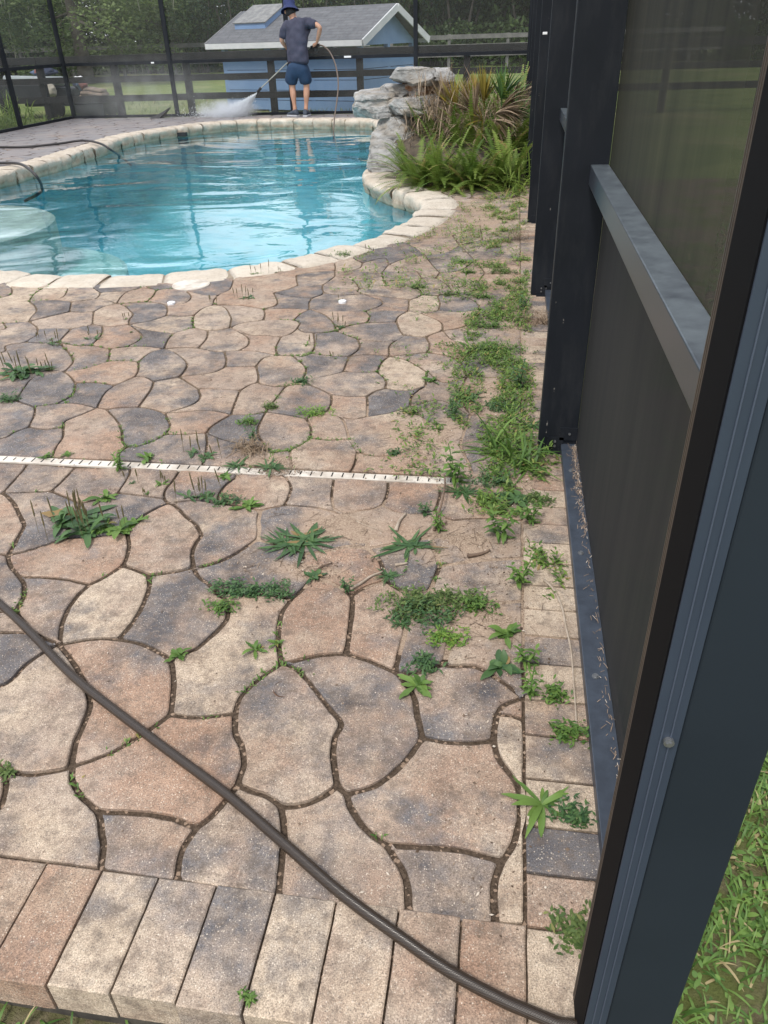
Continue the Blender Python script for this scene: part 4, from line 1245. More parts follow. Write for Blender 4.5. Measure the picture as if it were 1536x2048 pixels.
ORD = ['first', 'second', 'third', 'fourth', 'fifth', 'sixth', 'seventh', 'eighth', 'ninth', 'tenth', 'eleventh', 'twelfth', 'thirteenth', 'fourteenth', 'fifteenth', 'sixteenth', 'seventeenth', 'eighteenth', 'nineteenth', 'twentieth', 'twenty-first']+['twenty-'+q for q in ('second', 'third', 'fourth', 'fifth', 'sixth', 'seventh', 'eighth', 'ninth')]+['thirtieth', 'thirty-first']
def number(grp, what, where):
    L_ = sorted([o for o in COL.objects if o.get('group') == grp], key=lambda o: o.location.x/max(1, o.location.y))
    for i, o in enumerate(L_): o['label'] = ORD[i]+' '+what+' from the left '+where
number(GT, 'dark oak tree', 'in the tree line across the field')
number('paler oaks in the tree line', 'paler oak tree', 'in the tree line across the field')
number('bushes under the tree line', 'dark bush', 'at the foot of the tree line')
number('paler bushes under the tree line', 'paler bush', 'at the foot of the tree line')
number('oak trees outside the right-hand fence', 'oak tree', 'beyond the right-hand fence, seen through the screen')
number('oak trees off to the left', 'big oak tree', 'far outside the left-hand screen wall')
# ================================================================ WATERFALL ROCKS, FERNS, PALMETTO
def rock_material():
    m, nt, N, L, B = new_mat('waterfall_rock'); pos = _pos(nt); at = N.new('ShaderNodeAttribute'); at.attribute_name = 'lv'
    mpn = N.new('ShaderNodeMapping'); mpn.inputs['Scale'].default_value = (1, 1, 2.6); L.new(pos, mpn.inputs[0]); q = mpn.outputs[0]
    c = _mix(nt, _ramp(nt, _noise(nt, q, 5, 8, .7), .35, .65), (.50, .49, .475), (.80, .79, .77))
    c = _mix(nt, _math(nt, 'MULTIPLY', _ramp(nt, _noise(nt, q, 3, 5, .6), .48, .62), .6), c, (.52, .42, .30))
    c = _mix(nt, _math(nt, 'MULTIPLY', _ramp(nt, _noise(nt, q, 9, 10, .8), .50, .64), .8), c, (.13, .13, .125))
    c = _mix(nt, _math(nt, 'MULTIPLY', at.outputs['Fac'], _ramp(nt, _noise(nt, q, 6, 6), .35, .55)), c, (.42, .22, .12))
    L.new(c, B.inputs['Base Color']); B.inputs['Roughness'].default_value = .9; B.inputs['Specular IOR Level'].default_value = .2
    _bump(nt, _math(nt, 'ADD', _noise(nt, q, 8, 12, .8), _math(nt, 'MULTIPLY', _noise(nt, q, 40, 6, .7), .35)), B, 1, .09); return m
rockm = rock_material()
def rock(px0, px1, py0, py1, Y, depth, label, seed, rot=0.0, tilt=0.0, rust=0.0, sub=5, amp=.16, taper=.1, z0=None):
    a, b = PY(px0, py1, Y), PY(px1, py0, Y); cx = (a.x+b.x)/2; w2 = abs(b.x-a.x)/2*1.06; zt = b.z; zb = a.z if z0 is None else z0
    bm = bmesh.new(); bmesh.ops.create_cube(bm, size=2); bmesh.ops.subdivide_edges(bm, edges=bm.edges[:], cuts=21, use_grid_fill=True)
    h2 = (zt-zb)/2*1.08
    rg = random.Random(int(seed*77)); planes = []
    for _ in range(16):
        nn = Vector((rg.uniform(-1, 1), rg.uniform(-1, 1), rg.uniform(-.75, .75))).normalized(); planes.append((nn, rg.uniform(.98, 1.22)))
    sc_ = Vector((w2, depth/2, h2))
    for v in bm.verts:
        p = v.co.copy(); n_ = p.normalized(); p = p.lerp(n_*1.2, .10)
        for nn, dd in planes:
            e = p.dot(nn)-dd
            if e > 0: p -= nn*e
        q = Vector((p.x*sc_.x, p.y*sc_.y, p.z*sc_.z))
        lo = noise.noise(q*2.2+Vector((seed, 0, 0))); md = noise.noise(q*7+Vector((0, seed, 0))); hi = noise.noise(q*22+Vector((0, 0, seed)))
        st_ = math.floor((q.z+noise.noise(q*2+Vector((seed, 5, 5)))*.04)*16); strat = noise.noise(Vector((seed*2, st_*1.37, .5)))
        k = 1+amp*(lo*.9+md*.35)-taper*p.z*.5
        v.co = Vector((q.x*k+hi*.012+n_.x*(strat*.022+md*.025), q.y*k+hi*.012+n_.y*(strat*.022+md*.025), q.z*(1+amp*.4*lo)+md*.014+hi*.007))
    bm.transform(Matrix.Rotation(tilt, 4, 'Y') @ Matrix.Rotation(rot, 4, 'Z')); mb_ = MB(); mb_.addbm(bm)
    c = Vector((cx, Y+depth/2, (zt+zb)/2)); mb_.V = [v+c for v in mb_.V]
    o = mesh_obj('boulder', [v-Vector((cx, Y+depth/2, zb)) for v in mb_.V], mb_.F, rockm, smooth=False); o.location = (cx, Y+depth/2, zb)
    lv = [0.0]*len(mb_.F)
    if rust: lv = [rust]*len(mb_.F)
    set_lv(o, lv); tag(o, label, 'rock', 'rocks of the pool waterfall'); return o
rock(733, 802, 287, 356, 8.75, .75, 'squarish pale grey boulder at the waterline below the others', 1, .1, z0=-.3)
rock(752, 842, 240, 300, 8.95, .9, 'rounded whitish boulder under the ledge beside the ferns', 2, -.2, z0=-.05)
rock(765, 900, 246, 340, 9.5, 1.2, 'dark recessed boulder in the shadow beneath the overhanging ledge', 3, z0=-.2, amp=.08)
rock(704, 800, 188, 236, 9.15, .9, 'broad pale ledge rock overhanging the water at far left of the pile', 4, .12, .02)
rock(768, 868, 198, 236, 9.0, 1.0, 'grey stained ledge rock in the middle, behind the fern tops', 5, -.05, -.02)
rock(762, 812, 172, 200, 9.25, .5, 'small layered pale rock resting on the left ledge', 6, .2)
rock(800, 862, 168, 198, 9.3, .6, 'rusty orange-brown rock tucked under the top slab', 7, 0, 0, 1.0)
rock(860, 902, 160, 205, 9.5, .6, 'stacked grey rock at the right beside the dry palm fronds', 8, .1)
rock(790, 866, 138, 172, 9.2, .8, 'large smooth grey slab capping the pile', 9, -.15, .05)
rock(848, 896, 139, 163, 9.45, .6, 'flat pale rock at the top right of the pile', 10, .2)
rock(736, 766, 179, 192, 9.6, .4, 'thin white slab lying behind the left ledge', 11)
rock(1015, 1052, 255, 330, 9.4, .6, 'pale tan boulder half hidden by ferns next to the dark posts', 12, .2, z0=-.05)
fernm = leaf_mat('fern_frond', (.055, .12, .018), (.26, .35, .07), (.36, .28, .11), .5, .35)
drym = leaf_mat('dry_frond', (.17, .115, .07), (.42, .33, .235), (.55, .47, .38), .8, .15)
palmg = leaf_mat('palm_green', (.035, .10, .03), (.14, .24, .075), None, .45, .2)
palmy = leaf_mat('palm_yellow', (.16, .15, .03), (.36, .27, .05), (.24, .11, .05), .55, .2)
weedm = leaf_mat('weed_leaf', (.045, .11, .022), (.18, .29, .065), (.30, .25, .08), .5, .25)
weedd = leaf_mat('dark_weed_leaf', (.028, .075, .028), (.105, .19, .065), (.25, .17, .07), .45, .2)
weedl = leaf_mat('lime_weed_leaf', (.09, .20, .03), (.24, .36, .07), (.42, .36, .10), .5, .3)
seedm = mat('seed_spike', (.07, .065, .025), (.14, .11, .05), 60, .9)
class LB:                                     # leaf builder
    def __init__(s): s.V = []; s.F = []; s.lv = []
    def blade(s, p, d, L_, w, droop=.5, lv=.5, n=5, shape=None, roll=0.0, fold=0.0):
        d = d.normalized(); sd_ = d.cross(Vector((0, 0, 1)))
        if sd_.length < .05: sd_ = Vector((1, 0, 0))
        sd_.normalize(); sd_ = Matrix.Rotation(roll, 3, d) @ sd_
        b0 = len(s.V); q = p.copy()
        for i in range(n+1):
            t = i/n; ww = w*(shape(t) if shape else (math.sin(math.pi*min(1, t*.9+.08))**.8))
            up = sd_.cross(d)
            if fold: s.V += [q-sd_*ww+up*fold*ww, q, q+sd_*ww+up*fold*ww]
            else: s.V += [q-sd_*ww, q+sd_*ww]
            d = (d+Vector((0, 0, -droop/n))).normalized(); q = q+d*(L_/n)
            if q.z < .002 and droop > 0 and p.z >= -.01: q.z = .002+.001*i; d.z = max(d.z, 0)
        m_ = 3 if fold else 2
        for i in range(n):
            for k in range(m_-1): s.F.append((b0+i*m_+k, b0+i*m_+k+1, b0+(i+1)*m_+k+1, b0+(i+1)*m_+k)); s.lv.append(lv)
    def build(s, name, m, parent=None, loc=None):
        if loc is not None and parent is None:
            o = mesh_obj(name, [v-loc for v in s.V], s.F, m, None, True); o.location = loc
        else: o = mesh_obj(name, s.V, s.F, m, parent, True)
        set_lv(o, [max(0, min(1, q)) for q in s.lv]); return o
def frond(lb, p, d, L_, rng, w=.045, base=.5, droop=1.1):
    n = 15; d = d.normalized(); q = p.copy(); lv = base+rng.uniform(-.25, .25)
    if rng.random() < .07: lv = .95
    prev = None
    for i in range(n+1):
        t = i/n; sd_ = d.cross(Vector((0, 0, 1)))
        sd_ = sd_.normalized() if sd_.length > .05 else Vector((1, 0, 0)); up = sd_.cross(d)
        if t > .1:
            ww = w*math.sin(math.pi*min(1, (t*.86+.1)))**.6*(1-.35*t)
            for s_ in (-1, 1):
                for hh in (0, .5):
                    c = q+d*(L_/n*hh); e = c+sd_*s_*ww+d*ww*.25+up*ww*.1-Vector((0, 0, ww*.15)); hb_ = d*(L_/n*.2); k = len(lb.V)
                    lb.V += [c-hb_, c+hb_, e+hb_*.4, e-hb_*.3]; lb.F.append((k, k+1, k+2, k+3)); lb.lv.append(lv+rng.uniform(-.08, .08))
        if prev: k = len(lb.V); lb.V += [prev-sd_*.0025, prev+sd_*.0025, q+sd_*.002, q-sd_*.002]; lb.F.append((k, k+1, k+2, k+3)); lb.lv.append(lv*.6)
        prev = q.copy(); d = (d+Vector((0, 0, -droop/n*(.3+1.4*t)))).normalized(); q = q+d*(L_/n)
rng = random.Random(21)
FERNS = [(825, 356, .8), (848, 370, .95), (880, 374, 1.1), (925, 376, 1.0), (968, 374, 1.05), (1010, 370, 1.1), (1040, 360, 1.1), (850, 322, .9), (872, 338, 1.15), (905, 345, 1.25), (950, 345, 1.3), (1000, 340, 1.35), (1030, 330, 1.5), (885, 315, 1.1), (905, 300, 1.15), (945, 296, 1.2), (985, 298, 1.15), (1025, 290, 1.2)]
FL = ['leftmost fern, spilling against the waterline boulder', 'low fern over the coping just right of the leftmost fern', 'fern with a drooping yellowish frond over the coping', 'front middle fern above the pavers', 'fern at the front, right of the middle', 'front fern toward the dark posts', 'rightmost front fern brushing the nearest tall dark post',
    'fern leaning on the whitish boulder', 'tall fern in the second row on the left', 'tall upright fern in the middle of the bed', 'tall fern right of the bed middle', 'tall fern below the dry brown palm fronds', 'tallest fern by the tan boulder and dark posts', 'fern under the dead grass tangle behind the others', 'fern rising in the back row among brown stems', 'fern in the middle of the back row', 'fern in the back row below the green palmetto', 'backmost fern beside the dark posts']
for (fx, fy, s_), lb_ in zip(FERNS, FL):
    p = G(fx, fy, 0); lb = LB(); up_ = max(0, (360-fy)/100)
    p.z = .0+.35*up_*.9
    for k in range(52):
        a = rng.uniform(0, 6.28); el = rng.uniform(.35, 1.45) if fy < 350 else rng.uniform(.15, 1.3)
        d = Vector((math.cos(a)*math.cos(el), math.sin(a)*math.cos(el), math.sin(el))); frond(lb, p+Vector((rng.uniform(-.08, .08), rng.uniform(-.08, .08), 0)), d, rng.uniform(.32, .62)*s_, rng, .042, rng.uniform(.3, .75), rng.uniform(.6, 1.7))
    o = lb.build('fern', fernm, None, p); tag(o, lb_, 'fern', 'sword ferns beside the pool waterfall')
# planting mound under them
V, Fs = grid_sheet(-1.9, .14, 7.7, 10.6, 40, 50, lambda x, y: -.02+.38*max(0, 1-((x+.75)/1.15)**2)*max(0, 1-((y-9.3)/1.5)**2)**.7+noise.noise(Vector((x*5, y*5, 0)))*.03)
Fs = [f for f in Fs if not any(inside(Vector(V[i][:2]), COPE_OUT) for i in f)]
tag(mesh_obj('planting_bed', V, Fs, mat('bed_soil', (.04, .032, .024), (.13, .10, .07), 12, 1, .8), smooth=True), kind='structure')
# dead grass and stems tangled in the bed
def tangle(lb, c, r, n, L_, w, rng, el0=.2, el1=1.4, lv0=.1, lv1=.9, droop=1.0):
    for _ in range(n):
        p = c+Vector((rng.gauss(0, r.x), rng.gauss(0, r.y), rng.uniform(0, r.z))); a = rng.uniform(0, 6.28); el = rng.uniform(el0, el1)
        lb.blade(p, Vector((math.cos(a)*math.cos(el), math.sin(a)*math.cos(el), math.sin(el))), L_*rng.uniform(.5, 1.3), w*rng.uniform(.6, 1.4), droop*rng.uniform(.4, 1.6), rng.uniform(lv0, lv1), 4)
for k, (x_, y_, Y, r_, n, lab) in enumerate([(905, 262, 8.9, Vector((.26, .25, .25)), 480, 'tangle of dead brown grass stems in the middle of the fern bed'), (880, 215, 9.1, Vector((.14, .2, .22)), 260, 'tuft of dry reddish-brown grass beside the grey ledge'), (1020, 300, 9.0, Vector((.12, .2, .3)), 150, 'pale dead stems hanging beside the tan boulder'), (955, 240, 9.5, Vector((.20, .12, .26)), 260, 'brown thatch behind the palmetto fans in the middle'), (1022, 240, 9.5, Vector((.12, .12, .28)), 200, 'brown thatch behind the green palmetto fan')]):
    lb = LB(); p = PY(x_, y_, Y); p.z = max(p.z-.1, .02); tangle(lb, p, r_, n, .32, .004, rng); o = lb.build('dead_grass', drym, None, p); tag(o, lab, 'dead grass')
def fan(name, px, py, Y, size, ang, spread, n, m, label, rng, tilt=.5, droop=.5, lv0=.2, lv1=.85, cat='palm frond'):
    c = PY(px, py, Y); lb = LB()
    base = c+Vector((rng.uniform(-.05, .05), .1, -.35))
    n = int(n*1.7)
    for k in range(n):
        a = ang+spread*(k/(n-1)-.5)+rng.uniform(-.03, .03); d = Vector((math.sin(a), rng.uniform(-.25, .1)+tilt*.3, math.cos(a)))
        lb.blade(c, d, size*rng.uniform(.8, 1.08)*(1-.25*abs(k/(n-1)-.5)), .020*size/.4, droop*rng.uniform(.5, 1.5), rng.uniform(lv0, lv1), 6, lambda t: (.35+1.2*t if t < .45 else max(.02, 1.6*(1-t))), rng.uniform(-.5, .5))
    lb.blade(base, c-base, (c-base).length, .006, 0, lv0, 3, lambda t: 1)
    o = lb.build(name, m, None, c); tag(o, label, cat, 'palmetto fronds above the ferns'); return o
fan('palmetto_frond', 1003, 198, 8.9, .34, .45, 1.9, 22, palmg, 'green palmetto fan highest at the right, by the dark posts', rng, .5, .3)
fan('palmetto_frond', 968, 205, 8.95, .37, -.05, 1.2, 18, palmy, 'yellowing palmetto fan left of the green one', rng, .5, .15, .1, .8)
fan('palmetto_frond', 945, 212, 8.85, .33, -.25, 1.0, 16, palmy, 'olive and rust palmetto fan in the middle', rng, .5, .2, .2, 1.0)
fan('palmetto_frond', 912, 222, 8.8, .34, -.35, .9, 16, palmy, 'narrow palmetto fan with green base, nearest the rocks', rng, .3, .2, .2, 1)
fan('palmetto_frond', 892, 215, 8.9, .33, -.3, .8, 16, drym, 'dry brown upright palmetto fan beside the grey rock', rng, .3, .1, .1, .7)
fan('palmetto_frond', 990, 228, 8.7, .32, 1.35, 1.1, 22, drym, 'dead tan palmetto fan drooping to the right toward the posts', rng, -.3, 1.2, .3, .95)
fan('palmetto_frond', 1000, 222, 8.7, .36, 1.0, 1.2, 26, drym, 'thick tan palmetto fan spreading right below the green one', rng, .1, .9, .3, 1)
fan('palmetto_frond', 950, 228, 8.75, .34, -.5, 1.3, 22, drym, 'brown palmetto fan leaning left over the grass tangle', rng, .2, .5, .1, .8)
fan('palmetto_frond', 1022, 205, 8.95, .30, .9, 1.2, 20, drym, 'tattered tan palmetto fan against the dark posts', rng, .2, .5, .2, .9)
fan('palmetto_frond', 985, 240, 8.65, .30, 1.9, 1.2, 18, drym, 'lowest dead palmetto fan hanging over the ferns', rng, -.3, 1.2, .2, .9)
fan('palmetto_frond', 965, 240, 8.6, .22, -1.0, 1.6, 14, palmy, 'small ragged palmetto fan hidden among the dead stems', rng, .1, .6, .3, 1)
fan('palmetto_frond', 1030, 240, 8.8, .28, .6, 1.4, 14, palmg, 'short green palmetto fan low against the posts', rng, .1, .6)
# long grass spilling at the right end of the bed
lb = LB(); p = G(1035, 385); tangle(lb, p+Vector((0, .1, 0)), Vector((.07, .15, .05)), 60, .4, .006, rng, .3, 1.3, .3, .95, 1.4); o = lb.build('grass_tuft', fernm, None, p); tag(o, 'long grass drooping over the pavers at the right end of the fern bed', 'grass tuft')
# ================================================================ DECK FITTINGS
plw = mat('cream_plastic', (.34, .28, .22), (.64, .59, .52), 9, .7, .15, lo=.32, hi=.56); blk = mat('slot_black', (.01, .01, .01), rough=1)
dy0, dy1 = DRY0+.009, DRY1-.008
b = MB(); b.box((DX0, dy0, -.03), (.097, dy1, -.0015), 0, bev=.0015)
x_ = .08
while x_ > DX0:
    dl_ = rng.choice((.007, .007, .008, .012)); b.box((x_-.0022, dy0+dl_, -.0012), (x_+rng.uniform(.0012, .0024), dy1-.005-rng.choice((0, 0, .004)), -.0007), 1); x_ -= .0365
o = b.build('channel_drain', [plw, blk]); tag(o, 'long narrow cream plastic channel drain with slots across the pavers', 'drain')
c = G(382, 569, .003); b = MB(); b.tube([(c.x, c.y, -.02), (c.x, c.y, .004)], .113, 40); b.tube([(c.x, c.y, .004), (c.x, c.y, .0062)], .104, 40)
tag(b.build('skimmer_lid', plw), 'round cream plastic lid set in the pavers behind the pool coping', 'lid')
for (x_, y_, lab) in ((343, 608, 'small white round cap in the pavers, nearer the left'), (685, 605, 'small white round cap in the pavers, nearer the right')):
    c = G(x_, y_); b = MB(); b.tube([(c.x, c.y, -.02), (c.x, c.y, .010), (c.x, c.y, .013)], [.022, .022, .016], 20); tag(b.build('deck_cap', tagw), lab, 'cap', 'white caps in the deck')
# hoses
def hose_material(name, c1, c2, rough=.4):
    m, nt, N, L, B = new_mat(name); uv = N.new('ShaderNodeUVMap').outputs[0]
    wv = N.new('ShaderNodeTexWave'); wv.inputs['Scale'].default_value = 90; wv.bands_direction = 'DIAGONAL'; L.new(uv, wv.inputs[0])
    L.new(_mix(nt, _ramp(nt, wv.outputs['Fac'], .3, .7), c1, c2), B.inputs['Base Color']); B.inputs['Roughness'].default_value = rough; B.inputs['Specular IOR Level'].default_value = .5
    _bump(nt, wv.outputs['Fac'], B, .35, .001); return m
hosem = hose_material('brown_braided_hose', (.016, .011, .008), (.045, .031, .021), .25)
blackh = hose_material('black_hose', (.02, .018, .018), (.035, .03, .03), .4)
def hose(name, pts, rad, m, label, n=6, sides=12):
    P = crom(pts, n); b = MB(); b.tube(P, rad, sides); o = b.build(name, m, None, True)
    uv = o.data.uv_layers.new(name='UVMap'); ln = [0]
    for i in range(1, len(P)): ln.append(ln[-1]+(P[i]-P[i-1]).length)
    for lp in o.data.loops:
        i, k = divmod(lp.vertex_index, sides); uv.data[lp.index].uv = (ln[min(i, len(ln)-1)]*2, k/sides*.15)
    tag(o, label, 'hose'); return o
hz = .0135
hose('garden_hose', [G(x_, y_, .0115) for x_, y_ in ((-240, 1010), (-120, 1105), (0, 1208), (60, 1264), (150, 1356), (300, 1474), (450, 1586), (560, 1680), (680, 1785), (800, 1874), (900, 1943), (1000, 1998), (1060, 2024), (1115, 2047), (1190, 2078))]+[Vector((.30, .47, -.03)), Vector((.45, .40, -.10)), Vector((.8, .25, -.105))], .0100, hosem, 'thick brown braided hose lying diagonally across the near pavers', 8, 14)
a1 = at_s(0)
hose('drain_hose', [G(-120, 290, .02), G(0, 294, .02), G(60, 293, .02), G(120, 287, .025), G(165, 281, .04), G(200, 287, .05), G(222, 300, -.02), G(240, 312, -.16), G(262, 330, -.4)], .016, blackh, 'black hose crossing the far deck and dipping over the coping at left')
hose('drain_hose', [G(-150, 330, .02), G(-40, 327, .02), G(0, 326, .03), G(40, 328, .05), G(66, 345, .03), G(82, 368, -.10), G(80, 385, -.22), G(50, 402, -.35)], .017, blackh, 'shorter dark hose arching over the left coping into the water')
# black wedge of plastic on the far deck
c = G(318, 236); b = MB()
b.add([c+Vector(v) for v in ((-.16, -.10, .01), (.06, -.10, .01), (.06, .12, .01), (-.16, .12, .01), (-.02, -.06, .05), (.24, -.02, .17), (.24, .10, .17), (-.06, .12, .05))], [(3, 2, 1, 0), (0, 1, 5, 4), (1, 2, 6, 5), (2, 3, 7, 6), (3, 0, 4, 7), (4, 5, 6, 7)])
tag(b.build('scoop', mat('scoop_black', (.012, .012, .014), rough=.4)), 'black wedge-shaped plastic scoop lying on the far deck by the screen', 'scoop')
# scattered leaf and twigs
barkb = mat('twig_bark', (.10, .065, .045), (.20, .14, .10), 40, .9, .4)
lm = mat('dry_leaf', (.10, .055, .035), (.22, .13, .09), 60, .7)
c = G(566, 1386, .004); pts = [c+Vector(v) for v in ((-.004, .018, .018), (-.018, .012, .012), (-.020, -.004, .003), (-.006, -.014, .001), (.010, -.016, .006))]
b = MB(); P = crom(pts, 4); V = []
for i, q in enumerate(P): ww = .0045*math.sin(math.pi*(i+.5)/len(P)); V += [q+Vector((0, 0, ww)), q-Vector((ww*.4, -ww*.3, ww*.2))]
b.add(V, [(2*i, 2*i+1, 2*i+3, 2*i+2) for i in range(len(P)-1)]); b.add([v+Vector((.0006, .0006, .0)) for v in V], [(2*i+2, 2*i+3, 2*i+1, 2*i) for i in range(len(P)-1)])
tag(b.build('curled_leaf', lm, smooth=True), 'curled dry brown leaf on the rounded near stone right of the hose', 'leaf')
for pts, r_, lab in ([((868, 1060), (876, 1030), (885, 1000), (890, 965), (888, 950)), .0045, 'bare brown weed stem rising near the drain at right'], [((700, 1178), (722, 1166), (742, 1152), (765, 1143)), .0045, 'thick pale root twig lying below the middle drooping weed'], [((792, 1060), (800, 1040), (812, 1027)), .006, 'short stubby pale twig left of the wilted rosettes'],
        [((630, 1142), (645, 1132), (664, 1126)), .0035, 'small dark twig under the big drooping weed'], [((790, 1130), (815, 1126)), .0045, 'short reddish twig right of the pale root'], [((935, 1112), (960, 1108), (980, 1100)), .006, 'dark broken twig in the soil near the wall weeds'],
        [((1088, 1160), (1108, 1180), (1124, 1215), (1132, 1255), (1142, 1300), (1147, 1360), (1152, 1430), (1153, 1480)), .0035, 'long pale dead stem lying along the brick row by the wall'], [((712, 1042), (735, 1052), (765, 1063)), .0015, 'thin straw lying across the washed soil']):
    P = crom([G(x_, y_, r_+.001+(.03 if 'rising' in lab and i > 1 else 0)) for i, (x_, y_) in enumerate(pts)], 4); b = MB(); b.tube(P, [r_*(1-.5*i/len(P)) for i in range(len(P))], 6); tag(b.build('twig', barkb if 'pale' not in lab and 'straw' not in lab else mat('pale_twig', (.30, .24, .18), (.42, .35, .28), 40, .9), smooth=True), lab, 'twig')
# ================================================================ THINGS OUTSIDE THE FAR LEFT CORNER
YT = 17.3
def pb(x0, x1, y0, y1, Y, dep, bev=.01, zb=None):
    a, c = PY(x0, y1, Y), PY(x1, y0, Y); return (a.x, Y, a.z if zb is None else zb), (c.x, Y+dep, c.z)
gybox = mat('slate_grey_box', (.018, .021, .025), (.034, .038, .044), 4, .6)
b = MB(); b.box(*pb(143, 205, 207, 234, YT, .8, zb=GZ), bev=.02); r0 = empty('storage_tub', PY(175, 232, YT)); tag(r0, 'dark grey rectangular tub with a raised rim outside the far screen', 'tub'); b.build('tub_body', gybox, r0)
b = MB(); A, C_ = pb(141, 207, 203, 208, YT-.02, .84); b.box(A, C_, bev=.006); b.build('rim', gybox, r0)
tanm = mat('folded_tarp_brown', (.15, .115, .09), (.24, .19, .15), 8, .9, .5)
b = MB()
for (x0, x1, y0, y1, k) in ((150, 199, 190, 204, 0), (152, 202, 182, 196, 1), (156, 198, 176, 187, 2)):
    a, c = PY(x0, (y0+y1)/2, YT+.1), PY(x1, (y0+y1)/2+3, YT+.1); rr = (PY(x0, y0, YT).z-PY(x0, y1, YT).z)/2
    V0 = len(b.V); b.tube(crom([a, a.lerp(c, .3)+Vector((0, 0, .02)), a.lerp(c, .7), c], 4), [rr*.5]+[rr]*11+[rr*.5], 12)
    for v in b.V[V0:]: v.y = a.y+(v.y-a.y)*3+.3
tag(b.build('folded_tarp', tanm, smooth=True), 'brown folded tarp heaped on top of the dark grey tub', 'tarp')
b = MB(); a, c = PY(9, 160, YT+.3), PY(127, 162, YT+.3); b.tube([a, a+Vector((.02, 0, 0)), c-Vector((.02, 0, 0)), c], [.06, .085, .085, .06], 18)
r0 = empty('equipment_trailer', (a.x+.6, YT, GZ)); tag(r0, 'dark equipment trailer carrying a pale horizontal tank outside the far left corner', 'trailer')
b.build('tank', mat('pale_grey_tank', (.30, .34, .35), (.36, .40, .41), 5, .45), r0, True)
b = MB(); b.box(*pb(-40, 92, 168, 206, YT+.15, .9), bev=.02); b.build('box', gybox, r0)
b = MB(); b.box(*pb(50, 143, 176, 214, YT+.35, .8), bev=.03); b.build('motor_housing', gybox, r0)
for x0 in (20, 110):
    a = PY(x0, 215, YT+.2); b = MB(); bm = bmesh.new(); bmesh.ops.create_cone(bm, cap_ends=True, radius1=.2, radius2=.2, depth=.12, segments=24); bm.transform(Matrix.Translation((a.x, a.y, GZ+.2)) @ Matrix.Rotation(R(90), 4, 'X')); b.addbm(bm); b.build('wheel', blk, r0)
b = MB(); b.box(*pb(9, 127, 167, 171, YT+.28, .3)); b.build('tank_cradle', gybox, r0)
def lump(name, x0, x1, y0, y1, Y, dep, mats, label, cat, seed, pw=.25, fn=None):
    a, c = PY(x0, y1, Y), PY(x1, y0, Y); bm = bmesh.new(); bmesh.ops.create_icosphere(bm, subdivisions=4, radius=1)
    for v in bm.verts:
        k = 1+pw*noise.noise(v.co*1.7+Vector((seed, 0, 0)))+.08*noise.noise(v.co*6+Vector((0, seed, 0))); v.co = Vector((v.co.x*abs(c.x-a.x)/2*k, v.co.y*dep/2*k, v.co.z*(c.z-a.z)/2*k))+Vector(((a.x+c.x)/2, Y+dep/2, (a.z+c.z)/2))
    b = MB(); b.addbm(bm)
    if fn: b.M = [fn(sum((b.V[i] for i in f), Vector())/len(f), a, c) for f in b.F]
    o = b.build(name, mats, None, True); tag(o, label, cat); return o
lump('cloth_bag', 89, 105, 169, 195, YT+.05, .2, mat('beige_cloth', (.36, .33, .27), (.46, .43, .36), 8, .9), 'small beige cloth bag hanging on the dark trailer box', 'bag', 3)
bl = mat('faded_blue_cloth', (.10, .15, .25), (.16, .22, .33), 7, .9); rd = mat('faded_red_cloth', (.32, .13, .12), (.42, .2, .18), 7, .9); nv = mat('navy_cloth', (.02, .03, .06), (.04, .05, .09), 7, .9)
lump('cloth_bundle', 60, 103, 135, 154, YT+.3, .3, [bl, rd, nv], 'blue, red and navy cloth bundle on top of the pale tank', 'bundle', 5, .3, lambda p, a, c: 2 if p.x > a.x+(c.x-a.x)*.45 else (1 if (p.x > a.x+(c.x-a.x)*.2 and p.z > a.z+(c.z-a.z)*.4) else 0))
lump('cloth_bundle', 143, 166, 153, 180, YT+.2, .25, [bl, rd, nv, tagw], 'blue and white topped cloth bundle standing behind the brown tarp', 'bundle', 8, .3, lambda p, a, c: 3 if p.z > a.z+(c.z-a.z)*.8 else (2 if p.x < a.x+(c.x-a.x)*.4 else (1 if p.x > a.x+(c.x-a.x)*.6 else 0)))
lb = LB(); p = PY(25, 240, 14.9); p.x -= .9; p.z = GZ
for _ in range(900):
    q = p+Vector((rng.gauss(0, .45), rng.gauss(0, .7), rng.uniform(0, .15))); a = rng.uniform(0, 6.28); el = rng.uniform(.5, 1.5); lb.blade(q, Vector((math.cos(a)*math.cos(el), math.sin(a)*math.cos(el), math.sin(el))), rng.uniform(.25, .7), .012, 1.2, rng.uniform(.1, .9), 4)
o = lb.build('shrub', fernm, None, p); tag(o, 'grassy green shrub outside the left-hand screen at the photo edge', 'shrub')
